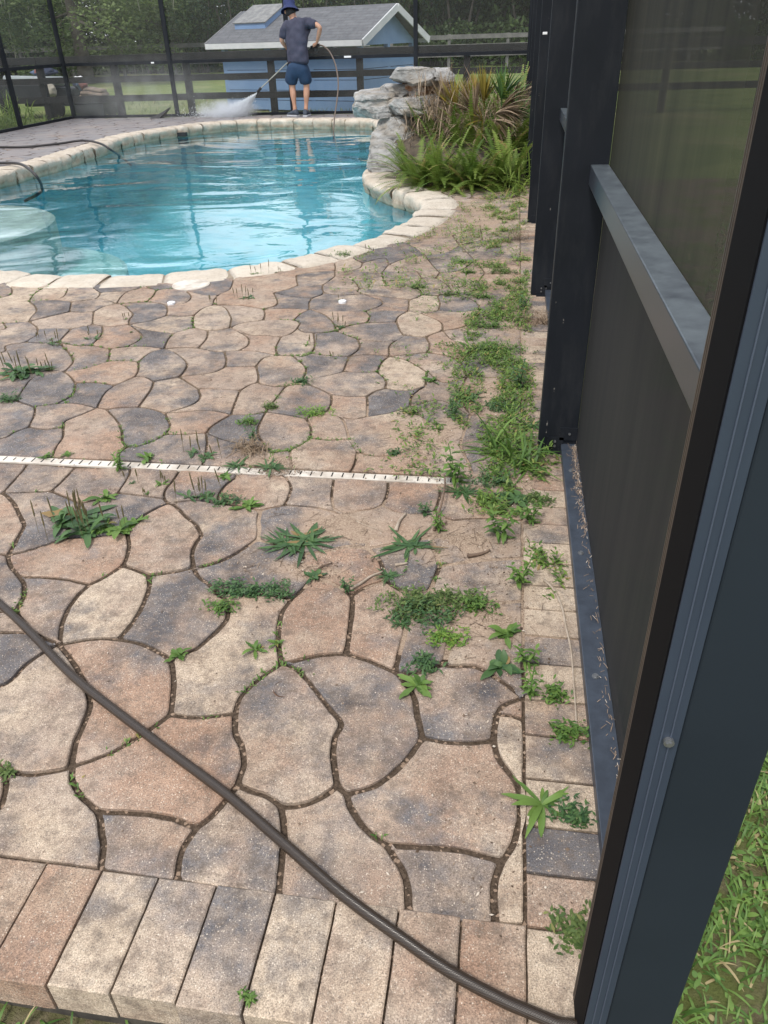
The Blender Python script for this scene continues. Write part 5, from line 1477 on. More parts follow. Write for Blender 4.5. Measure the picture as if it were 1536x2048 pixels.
# ================================================================ PERSON WITH THE PRESSURE WASHER
def skin_mesh(name, chains, mats, parent, sub=2, root=0, disp=0):
    # chains: lists of (point, radius_x[, radius_y]); a chain may start at an existing point by giving the same key
    V = []; R_ = []; E = []; keys = {}
    def vid(p, r):
        k = tuple(round(c, 4) for c in p)
        if k not in keys: keys[k] = len(V); V.append(Vector(p)); R_.append(r if isinstance(r, tuple) else (r, r))
        return keys[k]
    for ch in chains:
        ids = [vid(p, r) for p, r in ch]
        E += [(ids[i], ids[i+1]) for i in range(len(ids)-1)]
    me = bpy.data.meshes.new(name); me.from_pydata([tuple(v) for v in V], E, []); o = bpy.data.objects.new(name, me); COL.objects.link(o)
    o.modifiers.new('skin', 'SKIN'); o.modifiers.new('sub', 'SUBSURF').levels = sub; o.modifiers['sub'].render_levels = sub
    o.modifiers['skin'].use_smooth_shade = True
    for i, v in enumerate(me.skin_vertices[0].data): v.radius = R_[i]; v.use_root = (i == root)
    bpy.context.view_layer.update(); dg = bpy.context.evaluated_depsgraph_get(); m2 = bpy.data.meshes.new_from_object(o.evaluated_get(dg))
    bpy.data.objects.remove(o); m2.materials.clear(); m2.materials.append(mats)
    for p in m2.polygons: p.use_smooth = True
    o = bpy.data.objects.new(name, m2); COL.objects.link(o)
    if disp:
        for v in m2.vertices:
            d_ = noise.noise(v.co*11)*disp+noise.noise(Vector((v.co.x*26, v.co.y*26, v.co.z*5)))*disp*.8; v.co += v.normal*d_
    if parent: m2.transform(Matrix.Translation(-Vector(parent.location))); o.parent = parent
    return o
YM = 15.42
foot = PY(597, 232, YM); per = empty('person', (foot.x, YM, 0)); tag(per, 'man seen from behind in navy bucket hat, dark polo shirt and blue shorts, pressure washing', 'person')
def M_(x, y, dy=0.0): p = PY(x, y, YM); return Vector((p.x, YM+dy, p.z))
skinm = mat('skin', (.42, .22, .145), (.50, .28, .19), 12, .55, .1); 
hairm = mat('dark_hair', (.02, .018, .02), (.05, .045, .045), 60, .8)
pel = M_(596, 134); spine = M_(594, 105, .03); chest = M_(591, 70, .10); nk = M_(583, 38, .17); hb = M_(578, 29, .20); hd = M_(573, 16, .22)
lsh, rsh = M_(568, 47, .13), M_(612, 42, .12); lel, relb = M_(560, 83, .10), M_(640, 55, .02); lwr, rwr = M_(573, 104, .26), M_(632, 83, .10)
rh = M_(629.5, 89, .12); lh = M_(576, 111, .30)
lhip, rhip = M_(586, 141), M_(606, 140); lkn, rkn = M_(584, 172, .02), M_(613, 171, .01); lca, rca = M_(586.5, 188, -.01), M_(613.5, 188, -.02); lan, ran = M_(590, 219, .0), M_(612, 219, -.01)
body = [[(pel, (.15, .11)), (spine, (.15, .10)), (chest, (.17, .11)), (nk, (.062, .062)), (hb, (.068, .075)), (hd, (.082, .098))],
    [(chest, (.17, .11)), (lsh, (.062, .062)), (M_(563, 66, .10), (.05, .05)), (lel, (.040, .040)), (lwr, (.027, .027)), (lh, (.034, .018))],
    [(chest, (.17, .11)), (rsh, (.062, .062)), (M_(627, 47, .06), (.05, .05)), (relb, (.041, .041)), (M_(637, 66, .05), (.040, .040)), (rwr, (.027, .027)), (rh, (.036, .020))],
    [(pel, (.15, .11)), (lhip, (.092, .092)), (M_(584, 158, .01), (.074, .074)), (lkn, (.055, .058)), (lca, (.058, .062)), (M_(588.5, 207, 0), (.034, .038)), (lan, (.034, .040)), (M_(589, 226, .02), (.03, .045))],
    [(pel, (.15, .11)), (rhip, (.092, .092)), (M_(611, 158, .01), (.074, .074)), (rkn, (.055, .058)), (rca, (.057, .062)), (M_(612.5, 207, 0), (.034, .038)), (ran, (.034, .040)), (M_(612, 226, .02), (.03, .045))]]
for k in range(4):           # right hand closed round the pistol grip: four fingers and a thumb
    a = rh+Vector((-.018+.0*k, -.006, .018-.013*k)); body.append([(rh, (.036, .020)), (a, .0095), (a+Vector((-.034, -.012, -.012)), .0088), (a+Vector((-.046, .012, -.018)), .008), (a+Vector((-.03, .03, -.018)), .007)])
body.append([(rh, (.036, .020)), (rh+Vector((-.004, -.028, .012)), .011), (rh+Vector((-.024, -.03, -.010)), .0095), (rh+Vector((-.040, -.022, -.022)), .0085)])
for k in range(4):
    a = lh+Vector((.012, .012, .018-.013*k)); body.append([(lh, (.034, .018)), (a, .0095), (a+Vector((.028, .02, -.01)), .0088), (a+Vector((.032, .0, -.022)), .0075)])
body.append([(lh, (.034, .018)), (lh+Vector((.0, -.026, .006)), .011), (lh+Vector((.02, -.03, -.012)), .0095)])
skin_mesh('body', body, skinm, per)
shirtm = mat('dark_grey_polo', (.034, .036, .062), (.052, .055, .088), 9, .9, .3, 60); shortm = mat('blue_shorts', (.010, .030, .072), (.016, .045, .10), 8, .85, .3, 50)
skin_mesh('shirt', [[(M_(596, 131), (.235, .17)), (M_(596, 122, .01), (.235, .17)), (M_(595, 110, .02), (.23, .165)), (spine, (.225, .165)), (M_(592, 86, .06), (.235, .165)), (chest, (.245, .17)), (M_(589, 55, .12), (.225, .15)), (M_(586, 44, .15), (.13, .11)), (M_(583, 36, .17), (.082, .082))],
    [(M_(589, 55, .12), (.225, .15)), (M_(571, 51, .12), (.11, .10)), (M_(564, 64, .10), (.085, .08)), (M_(560.5, 80, .10), (.07, .068))],
    [(M_(589, 55, .12), (.225, .15)), (M_(610, 45, .11), (.11, .10)), (M_(623, 47.5, .07), (.088, .08)), (M_(633, 51, .04), (.074, .07))]], shirtm, per, 3, 0, .017)
skin_mesh('shorts', [[(M_(596, 118), (.19, .14)), (pel, (.215, .16)), (M_(585, 147, 0), (.150, .14)), (M_(582.5, 158, .01), (.128, .125)), (M_(581, 171, .02), (.118, .118))], [(pel, (.215, .16)), (M_(608, 147, 0), (.150, .14)), (M_(611, 158, .01), (.125, .125)), (M_(611.5, 171, .01), (.112, .114))]], shortm, per, 2, 0, .008)
# face: nose, brow, ears; the head is turned down to the left
b = MB(); hc = hd+Vector((0, 0, -.02)); fd = Vector((-.55, .80, -.25)).normalized()
def blob(c, r, d, k=1.5, n_=2):
    bm = bmesh.new(); bmesh.ops.create_icosphere(bm, subdivisions=n_, radius=1); q = d.to_track_quat('Z', 'Y').to_matrix().to_4x4()
    bm.transform(Matrix.Translation(c) @ q @ Matrix.Diagonal((r, r, r*k, 1))); return bm
b.addbm(blob(hc+fd*.105+Vector((0, 0, -.03)), .014, fd, 1.6)); b.build('nose', skinm, per, True)
sdh = fd.cross(Vector((0, 0, 1))).normalized()
for s_ in (-1, 1):
    b = MB(); b.addbm(blob(hc+sdh*s_*.085+Vector((0, 0, -.035)), .02, Vector((0, .3, 1)), 1.6)); b.build('ear', skinm, per, True)
    b = MB(); b.addbm(blob(hc+fd*.090+sdh*s_*.032+Vector((0, 0, -.008)), .011, fd, .8)); b.build('eye', mat('eye_white', (.7, .7, .68), rough=.3), per, True)
b = MB(); b.addbm(blob(hc+fd*.094+Vector((0, 0, -.065)), .007, sdh, 2.6)); b.build('mouth', mat('lips', (.33, .13, .11), rough=.5), per, True)
b = MB(); b.addbm(blob(hc-fd*.03+Vector((0, 0, -.035)), .088, Vector((0, 0, 1)), .85, 3)); b.build('hair', hairm, per, True)
hatm = mat('navy_bucket_hat', (.014, .024, .085), (.022, .036, .12), 20, .85, .3, 80)
b = MB(); prof = [(.165, -.075), (.158, -.068), (.112, -.012), (.104, .0), (.103, .05), (.094, .088), (.07, .106), (.02, .112)]; nn = 28; ax = Vector((-.12, .22, 1)).normalized(); Mh = Matrix.Translation(hd+Vector((0, -.01, .035))) @ ax.to_track_quat('Z', 'Y').to_matrix().to_4x4()
V = []
for r_, z in prof: V += [Mh @ Vector((math.cos(6.2832*k/nn)*r_, math.sin(6.2832*k/nn)*r_*1.12, z+.012*math.sin(12.566*k/nn)*(r_ > .11))) for k in range(nn)]
b.add(V, [(i*nn+k, i*nn+(k+1) % nn, (i+1)*nn+(k+1) % nn, (i+1)*nn+k) for i in range(len(prof)-1) for k in range(nn)]+[tuple(range((len(prof)-1)*nn, len(prof)*nn))])
b.build('hat', hatm, per, True)
shoem = mat('navy_trainer', (.025, .035, .055), (.05, .065, .09), 30, .7, .3); solem = mat('pale_sole', (.42, .43, .46), rough=.6)
for (a, d) in ((M_(590, 226), Vector((-.86, .5, 0)).normalized()), (M_(612, 226), Vector((.05, 1, 0)).normalized())):
    a.z = 0; r0 = None; b = MB(); sd_ = Vector((d.y, -d.x, 0)); V = []; nn = 12
    prof = [(-.075, .034, .03), (-.06, .042, .10), (-.01, .044, .105), (.05, .047, .085), (.11, .05, .06), (.165, .043, .045), (.19, .02, .03)]
    for t, w_, h_ in prof: V += [a+d*t+sd_*math.cos(6.2832*k/nn)*w_+Vector((0, 0, .022+h_/2+math.sin(6.2832*k/nn)*h_/2)) for k in range(nn)]
    b.add(V, [(i*nn+k, i*nn+(k+1) % nn, (i+1)*nn+(k+1) % nn, (i+1)*nn+k) for i in range(len(prof)-1) for k in range(nn)]+[tuple(range(nn))[::-1], tuple(range(len(V)-nn, len(V)))])
    shoe = b.build('shoe', shoem, per, True)
    b = MB(); V = []
    for z, g_ in ((.001, 0), (.012, .006), (.032, .002)):
        for t, w_, h_ in prof: V.append(a+d*(t*1.02)+sd_*(w_+g_)+Vector((0, 0, z)))
        for t, w_, h_ in prof[::-1]: V.append(a+d*(t*1.02)-sd_*(w_+g_)+Vector((0, 0, z)))
    m_ = len(prof)*2; b.add(V, [(i*m_+k, i*m_+(k+1) % m_, (i+1)*m_+(k+1) % m_, (i+1)*m_+k) for i in (0, 1) for k in range(m_)]+[tuple(range(m_))[::-1], tuple(range(2*m_, 3*m_))]); b.build('sole', solem, shoe)
# wand
wd = empty('pressure_washer_wand', rh); tag(wd, 'pressure washer lance with black pistol grip, held by the man in the bucket hat', 'pressure washer'); gripm = mat('grip_black', (.012, .012, .013), rough=.45); lance = mat('lance_metal', (.30, .29, .25), (.4, .39, .35), 20, .4, metal=.4)
b = MB(); g0 = rh+Vector((-.03, .02, -.015)); b.board(g0+Vector((.09, -.04, .005)), g0+Vector((-.08, .04, -.03)), .045, .04); b.board(g0+Vector((.02, 0, .0)), g0+Vector((.0, 0, -.10)), .03, .03, up=(1, 0, 0)); b.build('grip', gripm, wd)
b = MB(); b.tube(crom([g0+Vector((.03, 0, -.03)), g0+Vector((.045, 0, -.09)), g0+Vector((.0, 0, -.125)), g0+Vector((-.035, 0, -.09)), g0+Vector((-.03, 0, -.03))], 4), .006, 6); b.build('trigger_guard', gripm, wd)
tipP = PY(521, 177, YM+.25); tip2 = PY(514.5, 185, YM+.25)
b = MB(); b.tube([g0+Vector((-.08, .04, -.03)), PY(600, 106, YM+.27), PY(572, 128, YM+.27), tipP], .010, 8); b.build('lance', lance, wd)
b = MB(); b.tube([tipP+(tipP-tip2)*.2, tipP, tip2], [.014, .026, .020], 10); b.build('nozzle', gripm, wd)
hose('pressure_hose', [g0+Vector((.09, -.04, .005)), PY(648, 93, YM-.05), PY(660, 105, YM-.15), PY(671, 130, YM-.3), PY(676.5, 165, YM-.5), PY(674, 200, YM-.7), PY(669.5, 232, YM-.85), PY(668, 250, YM-.95), PY(667, 262, YM-1.0), PY(668, 285, YM-1.0)], .0125, hose_material('tan_hose', (.09, .062, .048), (.15, .11, .085)), 'thin brown hose arching from the man down over the coping into the pool', 5, 8)
# spray: jet and drifting mist, water droplets in the air
def mist_material(name, dens):
    m = bpy.data.materials.new(name); m.use_nodes = True; nt = m.node_tree; N, L = nt.nodes, nt.links; N.remove(N['Principled BSDF']); v = N.new('ShaderNodeVolumePrincipled'); v.inputs['Color'].default_value = (.95, .97, 1, 1); v.inputs['Anisotropy'].default_value = .3
    at = N.new('ShaderNodeTexCoord'); le = N.new('ShaderNodeVectorMath'); le.operation = 'LENGTH'; mp_ = N.new('ShaderNodeMapping'); L.new(at.outputs['Generated'], mp_.inputs[0]); mp_.inputs['Location'].default_value = (-1, -1, -1); mp_.inputs['Scale'].default_value = (2, 2, 2); L.new(mp_.outputs[0], le.inputs[0])
    f = _ramp(nt, le.outputs['Value'], .2, 1.0, (1, 1, 1, 1), (0, 0, 0, 1)); nz = _ramp(nt, _noise(nt, _pos(nt), 3.5, 3), .35, .7)
    L.new(_math(nt, 'MULTIPLY', _math(nt, 'MULTIPLY', f, nz), dens), v.inputs['Density']); L.new(v.outputs[0], N['Material Output'].inputs['Volume']); return m
rng = random.Random(77)
dropm = mat('water_droplet', (.85, .9, .95), rough=.2, spec=.8)
ja = tip2; jb_ = Vector((PY(462, 232, YM+.3).x, YM+.3, .0)); lb = LB()
for _ in range(16000):
    t = rng.random()**.6; c = ja.lerp(jb_, t)+Vector((rng.gauss(0, .145*t**1.2), rng.gauss(0, .12*t), rng.gauss(0, .05*t)*(1)))
    if t > .9: c.x -= abs(rng.gauss(0, .35)); c.z = abs(rng.gauss(.03, .08))
    c.z = max(.003, c.z); s_ = rng.uniform(.004, .0095); k = len(lb.V); a = Vector((rng.gauss(0, 1), rng.gauss(0, 1), rng.gauss(0, 1))).normalized()*s_; d_ = a.orthogonal().normalized()*s_; e = a.cross(d_).normalized()*s_
    lb.V += [c+a, c+d_, c+e, c-(a+d_+e)*.6]; lb.F += [(k, k+1, k+2), (k, k+2, k+3), (k, k+3, k+1), (k+1, k+3, k+2)]; lb.lv += [1]*4
o = lb.build('water_spray', dropm, None, ja); tag(o, 'white fan of water droplets shooting from the lance onto the far deck', 'spray', kind='stuff')
def ellip(name, c, r, m, label):
    bm = bmesh.new(); bmesh.ops.create_icosphere(bm, subdivisions=3, radius=1); bm.transform(Matrix.Diagonal((r[0], r[1], r[2], 1))); b = MB(); b.addbm(bm); o = mesh_obj(name, b.V, b.F, m); o.location = c; tag(o, label, 'mist', kind='stuff'); return o
g1 = G(430, 232); ellip('mist', Vector((-5.35, 15.6, .12)), (.72, .45, .20), mist_material('dense_mist', 9.0), 'dense white mist where the jet hits the deck')
ellip('mist', Vector((-6.9, 15.9, .35)), (2.0, 1.3, .75), mist_material('thin_mist', .5), 'thin mist drifting left along the far screen')
# ================================================================ WEEDS, SOIL, LITTER, GRASS
rng = random.Random(99)
def rosette(p, s, n, m, droop=1.0, w=.09, el=(.15, .9), name='weed', lb=None, broad=False):
    own = lb is None; lb = lb or LB()
    for k in range(n):
        a = 6.283*k/n+rng.gauss(0, .55); e = rng.uniform(*el); d = Vector((math.cos(a)*math.cos(e), math.sin(a)*math.cos(e), math.sin(e)))
        lb.blade(p+Vector((0, 0, .003)), d, s*rng.uniform(.35, 1.15), s*w*rng.uniform(.6, 1.2)*(1.6 if broad else 1), droop*rng.uniform(.7, 1.3), rng.uniform(.15, .85) if rng.random() > .02 else .95, 6, (lambda t: .12+.88*math.sin(math.pi*min(1, t**1.2*.97+.02))) if broad else None, rng.uniform(-.3, .3), .25)
    return lb
def make_weed(kind, px, py, s, label, grp=None, extra=6):
    p = G(px, py); p.z = -.003; s *= {'R': .62, 'B': .85, 'P': .85, 'C': .85, 'L': .75, 'D': .75, 'S': .82}.get(kind, .9)
    if kind == 'P':            # plantain: rosette with upright seed spikes
        r0 = empty('plantain_weed', p); tag(r0, label, 'weed', grp)
        lb = LB()
        for _ in range(max(1, int(s/.035))): rosette(p+Vector((rng.gauss(0, s*.3), rng.gauss(0, s*.2), 0)), s*rng.uniform(.3, .55), 9, None, 1.4, .085, (.1, 1.1), lb=lb, broad=True)
        lb.build('leaves', weedm if rng.random() < .6 else weedd, r0)
        for _ in range(extra):
            b = MB(); q = p+Vector((rng.gauss(0, s*.35), rng.gauss(0, s*.22), 0)); h = min(.11, s*rng.uniform(.5, 1.1)); ln_ = Vector((rng.uniform(-.12, .12), rng.uniform(-.12, .12), 1)); b.tube([q, q+ln_*h*.5], .0007, 5); b.tube([q+ln_*h*.5, q+ln_*h*.56, q+ln_*h*.9, q+ln_*h], [.0011, .0023, .0020, .0006], 6)
            b.build('seed_spike', seedm, r0)
        return r0
    if kind == 'R': lb = rosette(p, s*1.0, 17, None, 3.4, .045, (.05, 1.0)); rosette(p+Vector((s*.15, -s*.05, 0)), s*.6, 12, None, 2.6, .06, (.2, 1.2), lb=lb); rosette(p+Vector((-s*.2, s*.05, 0)), s*.7, 7, None, 3.0, .055, (.1, .8), lb=lb); m = weedd
    elif kind == 'B': lb = rosette(p, s*.62, 9, None, 1.5, .105, (.15, 1.0), broad=True); rosette(p+Vector((s*.12, s*.08, 0)), s*.4, 7, None, 1.2, .12, (.3, 1.3), lb=lb, broad=True); m = rng.choice((weedm, weedm, weedd))
    elif kind == 'S':          # starburst of long pale leaves
        lb = rosette(p, s, 9, None, .9, .075, (.3, .8)); rosette(p, s*.85, 8, None, 1.3, .08, (.15, .6), lb=lb); m = weedm
    elif kind == 'G':
        lb = LB()
        for _ in range(34): a = rng.uniform(0, 6.28); e = rng.uniform(.3, 1.4); lb.blade(p+Vector((rng.gauss(0, s*.15), rng.gauss(0, s*.15), 0)), Vector((math.cos(a)*math.cos(e), math.sin(a)*math.cos(e), math.sin(e))), s*rng.uniform(.6, 1.1), .0028+s*.008, 1.5, rng.uniform(.1, .9), 5)
        m = weedm
    elif kind in 'CY':         # low creeping clump of small leaves
        lb = LB(); nst = int(3+s*320)
        for _ in range(nst):
            q = p+Vector((rng.gauss(0, s*.32), rng.gauss(0, s*.2), 0)); hh = rng.uniform(.006, .03+s*.08)
            for k in range(9):
                a = rng.uniform(0, 6.28); e = rng.uniform(0, 1.2); c = q+Vector((rng.gauss(0, .008), rng.gauss(0, .008), hh*rng.random())); lb.blade(c, Vector((math.cos(a)*math.cos(e), math.sin(a)*math.cos(e), math.sin(e))), rng.uniform(.008, .018), .0028, .8, rng.uniform(.05, .9), 2)
        m = weedl if kind == 'Y' else rng.choice((weedm, weedd, weedm2))
    elif kind in 'LD':         # leggy plant: stems with leaves up them
        lb = LB(); m = weedm if kind == 'L' else weedd
        for _ in range(4):
            a = rng.uniform(0, 6.28); d = Vector((math.cos(a)*.35, math.sin(a)*.35, 1)).normalized(); h = s*rng.uniform(.6, 1.1); lb.blade(p, d, h, .0015, .3, .2, 5, lambda t: 1)
            for k in range(12):
                q = p+d*h*(k+1)/12; a2 = k*2.4; e = rng.uniform(.1, .8); lb.blade(q, Vector((math.cos(a2)*math.cos(e), math.sin(a2)*math.cos(e), math.sin(e))), s*.33*(1.1-.5*k/12), s*.042, .9, rng.uniform(.2, .8), 4)
    elif kind == 'X':
        lb = LB(); m = drym
        for _ in range(220): a = rng.uniform(0, 6.28); e = rng.uniform(-.1, 1.2); q = p+Vector((rng.gauss(0, s*.35), rng.gauss(0, s*.3), rng.uniform(0, s*.4))); lb.blade(q, Vector((math.cos(a)*math.cos(e), math.sin(a)*math.cos(e), math.sin(e))), rng.uniform(.02, .07), .0016, 1.2, rng.uniform(0, .55), 3)
    o = lb.build({'X': 'dry_weed', 'G': 'grass_tuft'}.get(kind, 'weed'), m, None, p); tag(o, label, 'weed', grp); return o
weedm2 = leaf_mat('olive_weed_leaf', (.05, .095, .025), (.17, .23, .07), (.34, .24, .10), .6, .25)
W = [('C', 990, 966, .13, 'low weeds burying the right end of the white drain', 0), ('P', 50, 745, .26, 'tallest plantain weed at the left edge, with many dark seed spikes', 11), ('P', 92, 742, .09, 'small plantain weed right beside the tall one at the left edge', 5), ('P', 120, 692, .09, 'plantain weed above and right of the left-edge clump', 4), ('P', 90, 680, .06, 'tiny plantain with three spikes above the left-edge clump', 3), ('C', 20, 800, .09, 'low green weed in the joint under the left-edge plantains', 0),
 ('P', 187, 677, .09, 'plantain weed beside a round stone, left of the joint crossing', 3), ('P', 256, 640, .06, 'little spiked plantain in the joint below the cream lid', 3), ('B', 262, 665, .03, 'very small weed just below the little spiked plantain', 0), ('P', 490, 597, .11, 'bushy plantain with six spikes near the pool coping', 7), ('P', 425, 610, .07, 'short plantain right of the left white cap', 3),
 ('P', 516, 548, .10, 'spiked plantain rising against the pool coping', 4), ('P', 553, 545, .06, 'smaller spiked plantain at the coping, right of the taller one', 2), ('C', 690, 511, .15, 'flat spreading green weed on the coping edge', 0), ('P', 735, 505, .07, 'thin plantain spikes right of the flat weed at the coping', 4), ('P', 675, 655, .10, 'plantain with crooked spikes below the right white cap', 5), ('P', 680, 603, .05, 'small plantain touching the right white cap', 2),
 ('P', 622, 690, .06, 'lone plantain spikes right of the deck middle', 3), ('P', 668, 715, .06, 'plantain sprig at the lower edge of a grey stone', 3), ('C', 605, 765, .07, 'mat of tiny green leaves in a joint above the yellow moss', 0), ('Y', 630, 828, .10, 'yellow-green moss-like weed lying along a joint', 0), ('C', 540, 815, .05, 'narrow strip of green weed left of the yellow-green one', 0),
 ('P', 405, 915, .14, 'pale grassy plantain clump on the white drain', 6), ('B', 292, 918, .09, 'bright broad-leaved weed sitting on the drain', 0), ('L', 240, 938, .11, 'upright leafy weed crossing the drain at left', 0), ('B', 90, 914, .06, 'small weed on the drain nearest the left edge', 0), ('B', 133, 912, .06, 'small weed on the drain, second from the left edge', 0), ('R', 475, 932, .12, 'dark strap-leaved weed flopping over the drain', 0), ('R', 542, 935, .13, 'dark strap-leaved weed at the gap in the drain', 0), ('D', 505, 880, .09, 'sparse dark weed above the drain gap', 0), ('C', 495, 845, .06, 'low weed patch above the drain beside two joints', 0), ('X', 500, 900, .09, 'dry brown weed remains above the drain', 0),
 ('P', 165, 1050, .25, 'largest plantain cluster with a dozen tall seed spikes', 15), ('P', 195, 1062, .14, 'low plantain leaves at the foot of the largest cluster', 4), ('B', 240, 1062, .13, 'broad-leaved weed right of the largest plantain cluster', 0), ('B', 272, 1045, .10, 'upright fresh green weed right of the broad-leaved one', 0), ('B', 205, 998, .11, 'leafy weed just above and right of the largest cluster', 0), ('P', 262, 962, .07, 'small spiked weed between the drain and the largest cluster', 3),
 ('P', 335, 968, .08, 'plantain with one tall spike below the drain', 3), ('P', 285, 990, .04, 'tiny reddish spiked weed in the curved joint', 2), ('P', 405, 995, .14, 'plantain row of spikes along the curved joint in the middle', 8), ('B', 447, 955, .08, 'dark broad weed hanging below the drain', 0), ('C', 455, 1005, .08, 'low green weed continuing the middle plantain row', 0), ('B', 492, 1015, .11, 'broad dark leaves at the right end of the middle row', 0),
 ('R', 610, 1082, .25, 'biggest dark drooping weed with long wilted leaves, centre of the deck', 0), ('R', 575, 1092, .17, 'lower left part of the wilted weeds, long pointed leaves', 0), ('R', 818, 1092, .21, 'second dark drooping weed, right of the biggest one', 0), ('D', 850, 1030, .08, 'small dark bushy weed above the second drooping one', 0), ('L', 880, 1062, .09, 'light green two-armed weed right of the small dark bushy one', 0), ('B', 625, 1155, .09, 'pale green weed by the dark twig under the biggest one', 0), ('D', 695, 1182, .07, 'dark little weed at the head of a joint', 0), ('R', 778, 1152, .08, 'small star-shaped dark weed at the end of the root twig', 0),
 ('C', 455, 1180, .10, 'short dense weed mat in the joint left of centre', 0), ('C', 507, 1185, .06, 'small greyish weed mat right of the short dense one', 0), ('C', 552, 1185, .07, 'light green weed mat third in the row left of centre', 0), ('C', 447, 1218, .05, 'weed tuft down the joint below the short dense mat', 0), ('C', 835, 1215, .17, 'lush green creeping clump, left part of the bright patch', 0), ('C', 895, 1205, .16, 'lush green creeping clump in the middle of the bright patch', 0), ('C', 955, 1212, .11, 'thinner right end of the bright creeping patch', 0), ('C', 850, 1235, .15, 'lower lobe of the bright creeping patch', 0), ('R', 800, 1248, .08, 'dark pointed leaves poking left out of the bright patch', 0), ('Y', 895, 1280, .08, 'sparse yellowish weed below the bright patch', 0),
 ('B', 832, 1372, .10, 'neat green rosette in the joint right of centre', 0), ('C', 855, 1330, .07, 'weed sprigs along the joint above the neat rosette', 0), ('B', 998, 1335, .125, 'large broad-leaved rosette beside the brick row', 0), ('B', 1010, 1270, .10, 'yellow-green leaf cluster above the large rosette', 0), ('L', 1052, 1330, .11, 'trailing leafy weed right of the large rosette', 0), ('L', 1058, 1390, .09, 'leafy weed trailing down the brick row joint', 0), ('C', 1112, 1392, .06, 'small reddish-green weed on the bricks', 0), ('C', 1138, 1470, .07, 'little green tuft between two bricks by the plate', 0), ('S', 1084, 1610, .105, 'starburst of long pale green leaves on the brick row', 0), ('C', 1140, 1632, .06, 'dry green sprigs right of the starburst weed', 0), ('C', 1158, 1862, .09, 'dense green tuft against the corner post', 0), ('L', 500, 2000, .05, 'tiny green sprig between two front border bricks', 0),
 ('B', 358, 1312, .07, 'two-leaved weed in the joint beside the beige stone', 0), ('B', 510, 1300, .07, 'small leafy weed in the joint above the round stone', 0), ('B', 552, 1288, .05, 'smallest weed just right of the small leafy one', 0), ('C', 12, 1548, .016, 'small green weed at the left edge joint', 0),
 ('R', 935, 795, .19, 'big dark weed with two upright sword leaves', 0), ('D', 905, 838, .13, 'brownish-green bushy weed below the sword-leaved one', 0), ('B', 862, 762, .10, 'upright oval-leaved weed on the cream stone', 0), ('C', 985, 655, .16, 'bright low weed mound left of the second post', 0), ('C', 1005, 700, .2, 'widest green weed mound along the brick row', 0), ('G', 945, 700, .13, 'grassy tuft at the left of the weed strip', 0), ('D', 1045, 620, .14, 'leafy weed at the foot of the second post', 0), ('X', 1075, 645, .14, 'heap of dry brown stems at the second post', 0), ('D', 1038, 775, .15, 'dark bushy weed right of the sword-leaved weed', 0), ('C', 1000, 815, .16, 'round bright weed mound in the strip middle', 0), ('R', 1063, 850, .14, 'strap-leaved weed against the nearest tall post', 0), ('G', 1015, 905, .22, 'arching grass tuft left of the nearest tall post base', 0), ('G', 1050, 930, .18, 'grass tuft touching the nearest tall post base', 0), ('L', 912, 965, .19, 'tall light green weed at the right end of the drain', 0), ('R', 925, 985, .15, 'strap leaves spreading below the tall drain weed', 0), ('L', 1000, 1075, .17, 'bushy light green weed below the drain end', 0), ('B', 1030, 1000, .14, 'broad green leaves beside the base plate start', 0), ('L', 1060, 1045, .12, 'leafy weed hugging the brick row by the plate', 0), ('L', 1038, 1168, .13, 'dense bushy weed halfway down the brick row', 0), ('C', 1080, 1000, .09, 'low weeds between plate and broad leaves', 0), ('X', 1035, 480, .16, 'reddish brown dry weed patch near the third post', 0), ('C', 935, 545, .10, 'bright green patch beyond the weed strip', 0), ('Y', 925, 525, .13, 'lime green grassy patch farthest up the deck', 0), ('C', 1000, 545, .16, 'green mat at the foot of the third post', 0), ('C', 835, 575, .10, 'weed mat in joints right of the white cap', 0), ('C', 895, 590, .08, 'weed mat above the pale cream stone', 0), ('C', 970, 595, .10, 'weed mat left of the second post', 0), ('C', 820, 826, .04, 'tiny isolated rosette on the soil patch', 0), ('C', 790, 908, .03, 'tiny green seedling above the drain', 0), ('Y', 1045, 520, .10, 'yellow-green weeds by the brick row near the third post', 0)]
for k, px, py, s, lab, ex in W: make_weed(k, px, py, s, lab, 'weeds growing between the pavers', ex)
# ground cover: the band of small leaves that nobody could count, along the brick row and in the joints
rg2 = random.Random(5); lb = LB(); lbd = LB()
def small_leaf(lb, p, s, lv):
    a = rg2.uniform(0, 6.28); e = rg2.uniform(0, 1.2); lb.blade(p, Vector((math.cos(a)*math.cos(e), math.sin(a)*math.cos(e), math.sin(e))), s, s*.17, .8, lv, 2)
for _ in range(15000):
    y = 1.15+rg2.random()**1.1*6.6; x = .06+rg2.gauss(0, .075 if y < 2.2 else .16)-(.06 if y > 2.2 else 0)
    if x > .215 or x < -1.3 or inside(Vector((x, y)), COPE_OUT): continue
    if y > 2.46 and x > .14: continue
    dn = noise.noise(Vector((x*5, y*2.6, 3)))+.5*noise.noise(Vector((x*17, y*9, 3)))+(.05 if 2.0 < y < 4.6 else -.12 if y > 4.6 else -.28)
    if dn < .03: continue
    q = Vector((x, y, 0)); h = rg2.uniform(0, .03+.05*max(0, dn))
    for k in range(4): small_leaf(lb, q+Vector((rg2.gauss(0, .010), rg2.gauss(0, .012), h*rg2.random())), rg2.uniform(.010, .026), rg2.uniform(.05, .95) if y < 5.2 else rg2.uniform(.4, 1))
